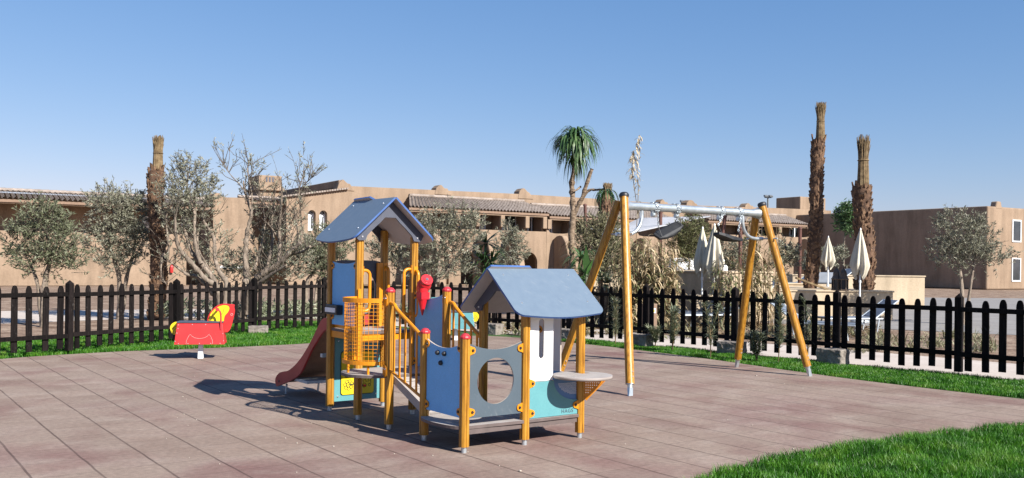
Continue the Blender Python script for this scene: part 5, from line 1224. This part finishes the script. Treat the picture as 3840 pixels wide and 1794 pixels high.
reeds('green tinged reeds between the banana plant and the left swing legs', 25.0, [(R(1545, 1620), R(590, 670), R(-12, 12)) for k in range(30)], 26, .35)
reeds('straggly reeds and dry leaves between the right swing legs', 24.0, [(R(1868, 1925), R(545, 680), R(-16, 16)) for k in range(34)] + [(R(1925, 1970), R(560, 640), R(-10, 20)) for k in range(8)], 16, .6)
reeds('thin green reeds by the lit end of the terrace wall', 23.5, [(R(1790, 1860), R(640, 730), R(-12, 12)) for k in range(18)], 14, .15)
# single tall dry stalk
b = at(1600, 770, 23.5); b.z = 0; root = thing('dry_stalk', 'single tall dry seed stalk with papery leaves rising left of the swing beam', 'plant', b); st = MB(); lv = MB()
for pts in ([(1598, 780), (1600, 600), (1605, 480), (1602, 400), (1608, 340)], [(1602, 520), (1590, 430), (1592, 380)]):
    pp = [at(x, y, 23.5) for x, y in pts]; st.tube(smooth_path(pp, 5), .009, 5)
    for i in range(70):
        k = R(.38, 1.0) * (len(pp) - 1); i0 = min(int(k), len(pp) - 2); q = pp[i0] + (pp[i0 + 1] - pp[i0]) * (k - i0)
        strap(lv, q + Vector((R(-.05, .05), 0, 0)), Vector((R(-1, 1), R(-1, 1), R(-.9, .6))), R(.10, .24), R(.03, .055), 2.0, 3)
for m_ in (st, lv): m_.v = [tuple(Vector(p) - b) for p in m_.v]
st.build('stem', M['straw'], root); lv.build('leaves', pmat('papery_leaf', [(.42, .34, .22), (.60, .52, .38)], 9, .85, transl=.3, fine=.2), root, fixn=False)

# palms
def palm(label, x, ybase, Y, zb, ytop, ycrown, rad, lean=0.0, shag=1.0, flare=1.0):
    b = at(x, ybase, Y); b.z = zb; root = thing('palm_tree', label, 'tree', b, 0, 'date palms with tied up dry fronds')
    t = at(x + lean, ycrown, Y) - b; tt = at(x + lean * 1.1, ytop, Y) - b; tr = MB(); bo = MB(); fr_ = MB(); gr = MB()
    n = 22; pts = []; rs = []
    for k in range(n + 1):
        u = k / n; p = t * u + Vector((.05 * sin(u * 5), 0, 0)); pts.append(p); rs.append(rad * (1.0 - .07 * u + (.04 if u > .9 else 0)) * (1 + R(-.05, .05)))
    tr.tube(pts, rs, 18); tr.build('trunk', M['bark_palm'], root)
    H = t.length; rows = int(H / .085)
    for r in range(rows):
        u = (r + .5) / rows; c = t * u + Vector((.05 * sin(u * 5), 0, 0)); rr = rad * (.97 - .07 * u + (.04 if u > .9 else 0))
        m_ = 16
        for k in range(m_):
            a = 2 * pi * (k + .5 * (r % 2)) / m_ + R(-.15, .15); o = Vector((cos(a), sin(a), 0)); sd_ = Vector((-sin(a), cos(a), 0))
            h = R(.03, .17); w = R(.04, .12); out = R(-.01, .085) * shag; p = c + o * (rr - .015) + Vector((0, 0, R(-.07, .07))); sd_ = (sd_ + Vector((0, 0, R(-.5, .5)))).normalized()
            bo.add([p - sd_ * w / 2, p + sd_ * w / 2, p + sd_ * w * .36 + o * out + Vector((0, 0, h)), p - sd_ * w * .36 + o * out + Vector((0, 0, h)), p + o * .005 + Vector((0, 0, h * .95)), p + o * out * .6 + Vector((0, 0, -.01))],
                   [(0, 5, 3), (5, 1, 2), (5, 2, 3), (1, 4, 2), (0, 3, 4), (3, 2, 4)])
    bo.build('frond_stubs', M['boot_palm'], root, fixn=False)
    L = (tt - t).length
    for k in range(240):
        a = R(0, 2 * pi); q = math.sqrt(R(0, 1)); o = Vector((cos(a), sin(a), 0)); r0 = rad * .62 * q; rw = rad * .52 * q; r1 = rad * (.58 + .2 * q) * R(.5, 1.25) * flare * (.6 + .4 * q)
        top_ = t + o * r1 + Vector((0, 0, L * R(.80, 1.06))); w0 = R(.012, .026)
        pts = [t + o * r0 + Vector((0, 0, -.1)), t + o * rw + Vector((0, 0, L * .55)), top_]
        fr_.tube(smooth_path(pts, 3), [w0, w0, w0 * .9, w0 * .8, w0 * .7, w0 * .5, w0 * .25], 4)
    fr_.tube([t + Vector((rad * .58 * cos(a), rad * .58 * sin(a), L * .52)) for a in np.linspace(0, 2 * pi, 17)[:-1]], .015, 5, closed=True)
    fr_.build('tied_fronds', M['straw'], root, fixn=False)
    return root
palm('tall slim palm trunk with tied dry fronds behind the right swing legs', 2037, 720, 29.5, .86, 262, 352, .205, 26, .85)
palm('thick shaggy palm trunk with tied dry fronds at the right edge', 2172, 722, 28.5, .86, 345, 468, .275, -2, 1.2, .85)
palm('palm trunk with narrow dry tuft at the left edge behind the fence', 393, 770, 24.0, 0.0, 345, 430, .20, 4, .9, .85)
palm('short palm with dry tuft standing behind the yucca limb', 1524, 760, 33.0, 0.0, 462, 502, .26, 3, 1.2, .8)

# oleander seedlings along the right fence
def seedling(x, yb, yt, label, lean=0):
    b = onground(x, yb); b.z = -.01; root = thing('oleander_seedling', label, 'plant', b, 0, 'young oleanders planted along the right fence'); st = MB(); lv = MB(); H = (at(x, yt, b.y) - b).z
    for s_ in range(random.randint(2, 3)):
        tip = Vector((R(-.14, .14) + lean, R(-.1, .1), H * R(.78, 1.0))); m_ = tip * .5 + Vector((R(-.04, .04), R(-.04, .04), 0)); m_.x *= .5; pts = smooth_path([Vector((0, 0, 0)), m_, tip], 5); st.tube(pts, .0075, 5)
        for k in range(135):
            t = R(.22, 1) ** .85 * (len(pts) - 1); i = min(int(t), len(pts) - 2); q = pts[i] + (pts[i + 1] - pts[i]) * (t - i); a = R(0, 2 * pi)
            strap(lv, q, Vector((cos(a), sin(a), R(.2, 1.5))), R(.10, .19), R(.017, .026), R(.2, 1.2), 3)
    st.build('stem', M['straw'], root); lv.build('leaves', M['leaf_shrub'], root, fixn=False)
for q in [(1547, 870, 735, 'oleander seedling beside the front left swing leg'), (1690, 886, 762, 'oleander seedling left of the two thin ones, between the swing legs'), (1787, 903, 755, 'tall oleander seedling midway between the swing legs'),
          (1957, 915, 738, 'oleander seedling framed by the right swing legs', .02), (2031, 907, 748, 'oleander seedling right behind the front right swing leg'), (1648, 873, 815, 'tiny oleander seedling close to the second fence post'), (1903, 909, 835, 'sparse oleander seedling beside the far right swing leg')]:
    seedling(*q)

# ground cover behind the left fence
gc = MB(); st_ = None
for k in range(110):
    x = R(395, 1200) if k % 3 else R(390, 850); Y = R(23.5, 27); p = at(x, 780, Y); p.z = 0
    for i in range(26):
        a = R(0, 2 * pi); leaf_quads(gc, p + Vector((R(-.22, .22), R(-.22, .22), R(.0, .38))), Vector((cos(a), sin(a), R(.0, 1.6))), R(.10, .22), R(.03, .06), .1)
tag(gc.build('ground_cover', M['leaf_shrub'], fixn=False), 'low leafy undergrowth behind the left fence', 'undergrowth', kind='stuff')
gc = MB()
for k in range(420):
    x = R(1200, 2200); Y = R(20.5, 24.5); p = at(x, 780, Y); p.z = 0
    for i in range(9):
        a = R(0, 2 * pi); leaf_quads(gc, p + Vector((R(-.2, .2), R(-.2, .2), R(-.01, .04))), Vector((cos(a), sin(a), R(-.1, .5))), R(.05, .16), R(.02, .05), .1)
tag(gc.build('leaf_litter', M['straw'], fixn=False), 'dry leaf litter on the soil beyond the right fence', 'leaf litter', kind='stuff')

gc = MB()
for k in range(150):
    x = R(1240, 2500); Y = R(19.6, 23.5) if x < 2150 else R(17, 21); p = at(x, 780, Y); p.z = 0; hh = R(.08, .34)
    for i in range(20):
        a = R(0, 2 * pi); strap(gc, p + Vector((R(-.16, .16), R(-.16, .16), 0)), Vector((cos(a), sin(a), R(.5, 2.2))), hh * R(.7, 1.5), R(.015, .04), R(.4, 2.0), 3)
tag(gc.build('garden_tufts', M['leaf_bush'], fixn=False), 'low dry tufts planted in the soil beyond the right fence', 'undergrowth', kind='stuff')
# ---------------------------------------------------------------- terrace: walls, parasols, furniture
def tbox(label, x0, x1, yt, Y, depth, zbot=0.0, rz=.12, mat='terrace', group='low beige terrace walls', cop=True):
    a, c = at(x0, yt, Y), at(x1, yt, Y); w = (c - a).length; z = (a.z + c.z) / 2; m_ = (a + c) / 2
    root = thing('terrace_wall', label, 'wall', (m_.x, m_.y, zbot), rz, group); mb = MB(); mb.box((0, depth / 2, (z - zbot) / 2 - .03), (w, depth, z - zbot)); mb.build('wall', M[mat], root, bevel=.02)
    if cop:
        k = MB(); k.box((0, depth / 2 - .01, z - zbot - .025), (w + .05, depth + .05, .05)); k.build('coping', M['terrace'], root, bevel=.012)
    return root, z
root = thing('terrace_wall', 'tall shaded beige terrace wall behind the two near parasols', 'wall', (5.65, 25.0, 0), -.9, 'low beige terrace walls')
mb = MB(); mb.box((-1.65, 1.1, .67), (3.3, 2.2, 1.34)); mb.build('wall', M['terrace'], root, bevel=.02)
mb = MB(); mb.box((-1.65, 1.1, 1.37), (3.36, 2.26, .06)); mb.build('coping', M['terrace'], root, bevel=.012)
tbox('beige raised bed wall glimpsed left of the left swing legs', 1480, 1590, 690, 29.0, 1.6, rz=.1)
tbox('low sunlit beige wall close behind the fence by the banana plant', 1478, 1562, 722, 25.5, .5, rz=.3)
tbox('low terrace wall carrying the lanterns and the tall palm', 1905, 2250, 730, 27.6, 6.0, rz=.05)
tbox('far beige planter wall behind the small parasol', 1990, 2330, 692, 36.0, .6, rz=.05)
tbox('middle beige planter wall behind the swing', 1870, 2050, 712, 32.5, .6, rz=.05)
tbox('sunlit low wall block right of the reeds', 1745, 1805, 742, 24.6, .5, rz=.3)

def parasol(label, x, ytip, ybot, Y, zbase, R_=.2):
    tip = at(x, ytip, Y); bot = at(x, ybot, Y); root = thing('parasol', label, 'parasol', (tip.x, tip.y, zbase), R(0, 1), 'closed cream parasols on the terrace')
    zt, zb_ = tip.z - zbase, bot.z - zbase; H = zt - zb_
    po = MB(); po.tube([(0, 0, 0), (0, 0, zt - .05)], .024, 10); po.tube([(0, 0, zb_ - .22), (0, 0, zb_ - .14)], .036, 10); po.build('pole', M['pole_white'], root)
    bs = MB(); bs.lathe([(.26, 0), (.26, .05), (.05, .08), (.04, .28)], (0, 0, 0), 16); bs.build('base', M['galv_dull'], root)
    n = 48; prof = [(0, .018), (.05, .035), (.18, .070), (.35, .108), (.55, .145), (.70, .172), (.80, .19), (.86, .175), (.94, .145), (1.0, .10)]
    cn = MB(); vs = []; fs = []
    for i, (t, r) in enumerate(prof):
        for k in range(n):
            a = 2 * pi * k / n; fold = 1 + (.30 * min(1, t * 2.2)) * cos(8 * a + t * 1.6) + .10 * cos(5 * a + 3 * t); dz = (.10 * cos(3 * a + 1) + .05 * cos(8 * a)) * max(0, t - .6) / .4
            rr = r * R_ / .2 * fold; vs.append((rr * cos(a), rr * sin(a), zt - H * t + dz))
    for i in range(len(prof) - 1):
        for k in range(n): fs.append((i * n + k, i * n + (k + 1) % n, (i + 1) * n + (k + 1) % n, (i + 1) * n + k))
    cn.add(vs, fs, True); cn.add(vs[:n], [tuple(range(n))]); cn.build('canopy', M['cloth'], root, fixn=False)
    fi = MB(); fi.lathe([(.02, zt - .03), (.025, zt + .01), (.01, zt + .05)], (0, 0, 0), 8); fi.build('finial', M['pole_white'], root)
    return root
parasol('left of the two near closed cream parasols before the tall terrace wall', 1767, 575, 684, 24.8, 0, .20)
parasol('right of the two near closed cream parasols before the tall terrace wall', 1797, 567, 688, 24.4, 0, .235)
parasol('small far closed cream parasol right of the tall palm', 2083, 597, 670, 33.0, .7, .21)
parasol('closed cream parasol overlapping the thick palm at the right edge', 2164, 578, 692, 26.4, 0, .235)

# sofa
b = at(1752, 688, 29.5); sf = thing('sofa', 'white garden sofa with cushions above the tall terrace wall', 'sofa', (b.x, b.y, 0), -.2); zz = b.z
mb = MB(); mb.box((0, .3, zz - .1), (1.7, .9, .5)); mb.build('seat', M['cushion'], sf, bevel=.08)
mb = MB(); mb.box((0, .72, zz + .18), (1.75, .22, .62)); mb.build('backrest', M['cushion'], sf, bevel=.08)
for s_ in (-.85, .85): mb = MB(); mb.box((s_, .3, zz), (.2, .95, .55)); mb.build('armrest', M['cushion'], sf, bevel=.07)
mb = MB(); mb.box((-.35, .35, zz + .26), (.6, .2, .42), Matrix.Rotation(-.4, 3, 'X')); mb.build('cushion', M['cushion'], sf, bevel=.08)
mb = MB(); mb.box((0, .3, (zz - .36) / 2), (1.9, 1.1, zz - .36)); mb.build('base', M['terrace'], sf)
# shade sail with its posts
ss = thing('shade_sail', 'pale triangular shade sail stretched between brown posts behind the swing', 'shade sail', at(1600, 570, 31) * 1.0)
base = ss.location.copy(); mb = MB()
edge = [at(1786, 545, 31.5), at(1690, 547, 32.5), at(1609, 549.5, 33), at(1578, 564, 33.2), at(1483, 576, 31.0), at(1524, 583, 29.5), at(1609, 582, 28.5), at(1719, 557, 30.0)]
cen = sum(edge, Vector()) / len(edge) + Vector((0, 0, -.06)); vs = [p - base for p in edge] + [cen - base]
mb.add(vs, [(k, (k + 1) % 8, 8) for k in range(8)], True); mb.add([v - Vector((0, 0, .012)) for v in vs], [((k + 1) % 8, k, 8) for k in range(8)], True)
mb.build('sail', M['sail'], ss, fixn=False)
hm = MB(); hm.tube([p - base for p in edge], .018, 5, closed=True); hm.build('hem', M['sail'], ss)
def mast(x, yt, Y, label, lean=0):
    t = at(x, yt, Y); o = MB(); o.tube([(0, 0, 0), (lean, 0, t.z)], .06, 10); o.lathe([(.075, t.z - .02), (.075, t.z + .03), (.03, t.z + .06)], (lean, 0, 0), 10)
    q = o.build('sail_post', M['post_rust']); q.location = (t.x, t.y, 0); tag(q, label, 'post', 'rust brown posts on the terrace')
mast(1661, 534, 30.0, 'rust brown post behind the left swing seat'); mast(1862, 575, 29.0, 'rust brown post right behind the right swing seat'); mast(2012, 575, 33.0, 'thin rust brown post between right swing leg and palm'); mast(1484, 517, 36.0, 'leaning dark post by the yucca crown limb', -.2)
mast(1797, 545, 31.6, 'leaning brown post at the pointed end of the shade sail', .35)
# lanterns
def lantern(x, yb, yt, Y, label):
    b = at(x, yb, Y); t = at(x, yt, Y); h = t.z - b.z; root = thing('lantern', label, 'lantern', b, R(0, 1), 'bronze moroccan lanterns on the terrace wall'); k = h / 1.0
    fr_ = MB(); r = .17 * k
    for a in range(6):
        p = Vector((r * cos(a * pi / 3), r * sin(a * pi / 3), 0)); fr_.tube([p, p + Vector((0, 0, .46 * k))], .014, 6)
    fr_.lathe([(r * 1.15, 0), (r * 1.15, .05 * k), (r, .06 * k)], (0, 0, 0), 6, smooth=False); fr_.lathe([(r * 1.15, .44 * k), (r * 1.22, .47 * k), (r * 1.1, .50 * k)], (0, 0, 0), 6, smooth=False); fr_.build('frame', M['lantern'], root)
    gl = MB(); gl.lathe([(r * .9, .06 * k), (r * .9, .45 * k)], (0, 0, 0), 6, smooth=False); gl.build('pane', M['glass'], root)
    dm = MB(); dm.lathe([(r * 1.05, .50 * k), (r * .85, .58 * k), (r * .78, .62 * k), (r * .8, .68 * k), (r * .62, .78 * k), (r * .3, .86 * k), (r * .14, .90 * k), (r * .2, .93 * k), (r * .06, 1.0 * k)], (0, 0, 0), 12); dm.build('dome', M['lantern'], root)
lantern(2103, 731, 668, 26.9, 'left bronze lantern with domed top on the terrace wall'); lantern(2121, 732, 669, 26.7, 'right bronze lantern with domed top on the terrace wall')
# loungers and chairs
def lounger(loc, rz, label, src=[None]):
    if src[0] is not None:
        c = copy_tree(src[0]); c.location = loc; c.rotation_euler = (0, 0, rz); c['label'] = label; return c
    root = thing('sun_lounger', label, 'sun lounger', loc, rz, 'grey sun loungers on the patio')
    f = MB()
    for y in (-.3, .3):
        f.tube([(-.9, y, .32), (.55, y, .32)], .022, 8); f.tube([(.35, y, .33), (.95, y, .75)], .022, 8)
    for x in (-.85, .05, .5): f.tube([(x, -.3, .32), (x, .3, .32)], .018, 8)
    f.tube([(.95, -.3, .75), (.95, .3, .75)], .02, 8); f.build('frame', M['galv_dull'], root)
    for x, y in ((-.75, -.3), (-.75, .3), (.4, -.3), (.4, .3)): l_ = MB(); l_.tube([(x, y, 0), (x + .05, y, .32)], .02, 8); l_.build('leg', M['galv_dull'], root)
    s_ = MB(); s_.box((-.25, 0, .345), (1.3, .54, .02)); s_.build('seat', M['lounge'], root); k = MB(); k.beam((.40, 0, .365), (.93, 0, .74), .54, .02); k.build('backrest', M['lounge'], root)
    src[0] = root; return root
for (x, y, Y, zb, rz, lab) in [(1665, 770, 24.0, 0, 2.7, 'grey sun lounger with raised back left of the near parasols'), (1725, 768, 24.4, 0, .5, 'grey sun lounger behind the fence below the sofa'), (1790, 768, 23.4, 0, .3, 'grey sun lounger at the foot of the near parasols'),
                               (2055, 820, 20.3, 0, 2.5, 'grey sun lounger right behind the fence by the front right swing leg'), (2150, 790, 22.5, 0, .2, 'grey sun lounger behind the right end of the fence'),
                               (1895, 735, 29.8, .45, .3, 'pale lounger on the terrace between the right swing legs'), (2080, 705, 34.0, .72, .2, 'pale lounger under the small far parasol'), (1990, 705, 35.0, .6, .2, 'pale lounger behind the right swing leg')]:
    p = at(x, y, Y); lounger((p.x, p.y, zb), rz, lab)
for (x, y, Y, lab) in [(2080, 700, 33.6, 'grey cushion leaning by the small far parasol'), (1900, 718, 30.5, 'pale folded mattress on the terrace behind the right swing legs')]:
    p = at(x, y, Y); mb = MB(); mb.box((0, 0, 0), (.75, .18, .42), Matrix.Rotation(-.25, 3, 'X')); o = mb.build('cushion', M['lounge'] if 'grey' in lab else M['cushion'], None, bevel=.05); o.location = p; tag(o, lab, 'cushion')
# round pale planter boards on the terrace
mb = MB(); p = at(2060, 725, 27.9); mb.beam(Vector((-.7, 0, .3)), Vector((.55, .3, -.12)), .09, .05); o = mb.build('plank', M['straw']); o.location = p; tag(o, 'loose pale plank leaning on the tall palm trunk', 'plank')
# garden light box behind fence
lb = thing('garden_light', 'small brown bollard light behind the fence near the left swing leg', 'garden light', onground(1632, 836), .4)
mb = MB(); mb.box((0, 0, .33), (.30, .22, .66)); mb.build('body', M['stucco_in'], lb, bevel=.02)
mb = MB(); mb.box((0, -.115, .50), (.2, .02, .11)); mb.build('lens', M['frame_white'], lb); mb = MB(); mb.box((.02, -.128, .50), (.09, .01, .06)); mb.build('label_plate', M['yellow'], lb)
# floodlight masts beyond the roofs
def flood(x, yb, yt, Y, label):
    t = at(x, yt, Y); root = thing('floodlight_mast', label, 'floodlight', (t.x, t.y, 0), .2, 'floodlight masts beyond the hotel'); mb = MB(); mb.tube([(0, 0, 0), (0, 0, t.z)], [.16, .09], 8); mb.tube([(-.4, 0, t.z - .1), (.4, 0, t.z - .1)], .05, 6); mb.build('mast', M['gold_lamp'], root)
    for sx in (-.27, .27):
        l_ = MB(); l_.box((sx, -.1, t.z + .05), (.42, .4, .2), Matrix.Rotation(.3, 3, 'X')); l_.build('lamp_head', M['gold_lamp'], root, bevel=.05)
flood(1720, 530, 508, 105, 'small floodlight mast above the roof right of the swing beam centre'); flood(1931, 540, 495, 100, 'taller floodlight mast above the roof right of the swing')
# pebbles scattered on the rubber tiles
pv = MB()
for k in range(75):
    x, y = (R(395, 1000), R(868, 1190)) if k % 2 else (R(1000, 2170), R(870, 1195)); p = onground(x, y)
    r = R(.003, .008) if k % 12 else R(.009, .014); n = 6
    if not inside(np.array([[p.x, p.y]]), PAVE)[0]: continue
    pv.lathe([(r * .5, 0), (r, r * .4), (r * .6, r * .9)], (p.x, p.y, 0), 6)
tag(pv.build('pebbles', pmat('pebble', [(.30, .26, .22), (.48, .43, .37)], 30, .9), None, fixn=False), 'tiny pale pebbles scattered over the rubber tiles', 'pebbles', kind='stuff')
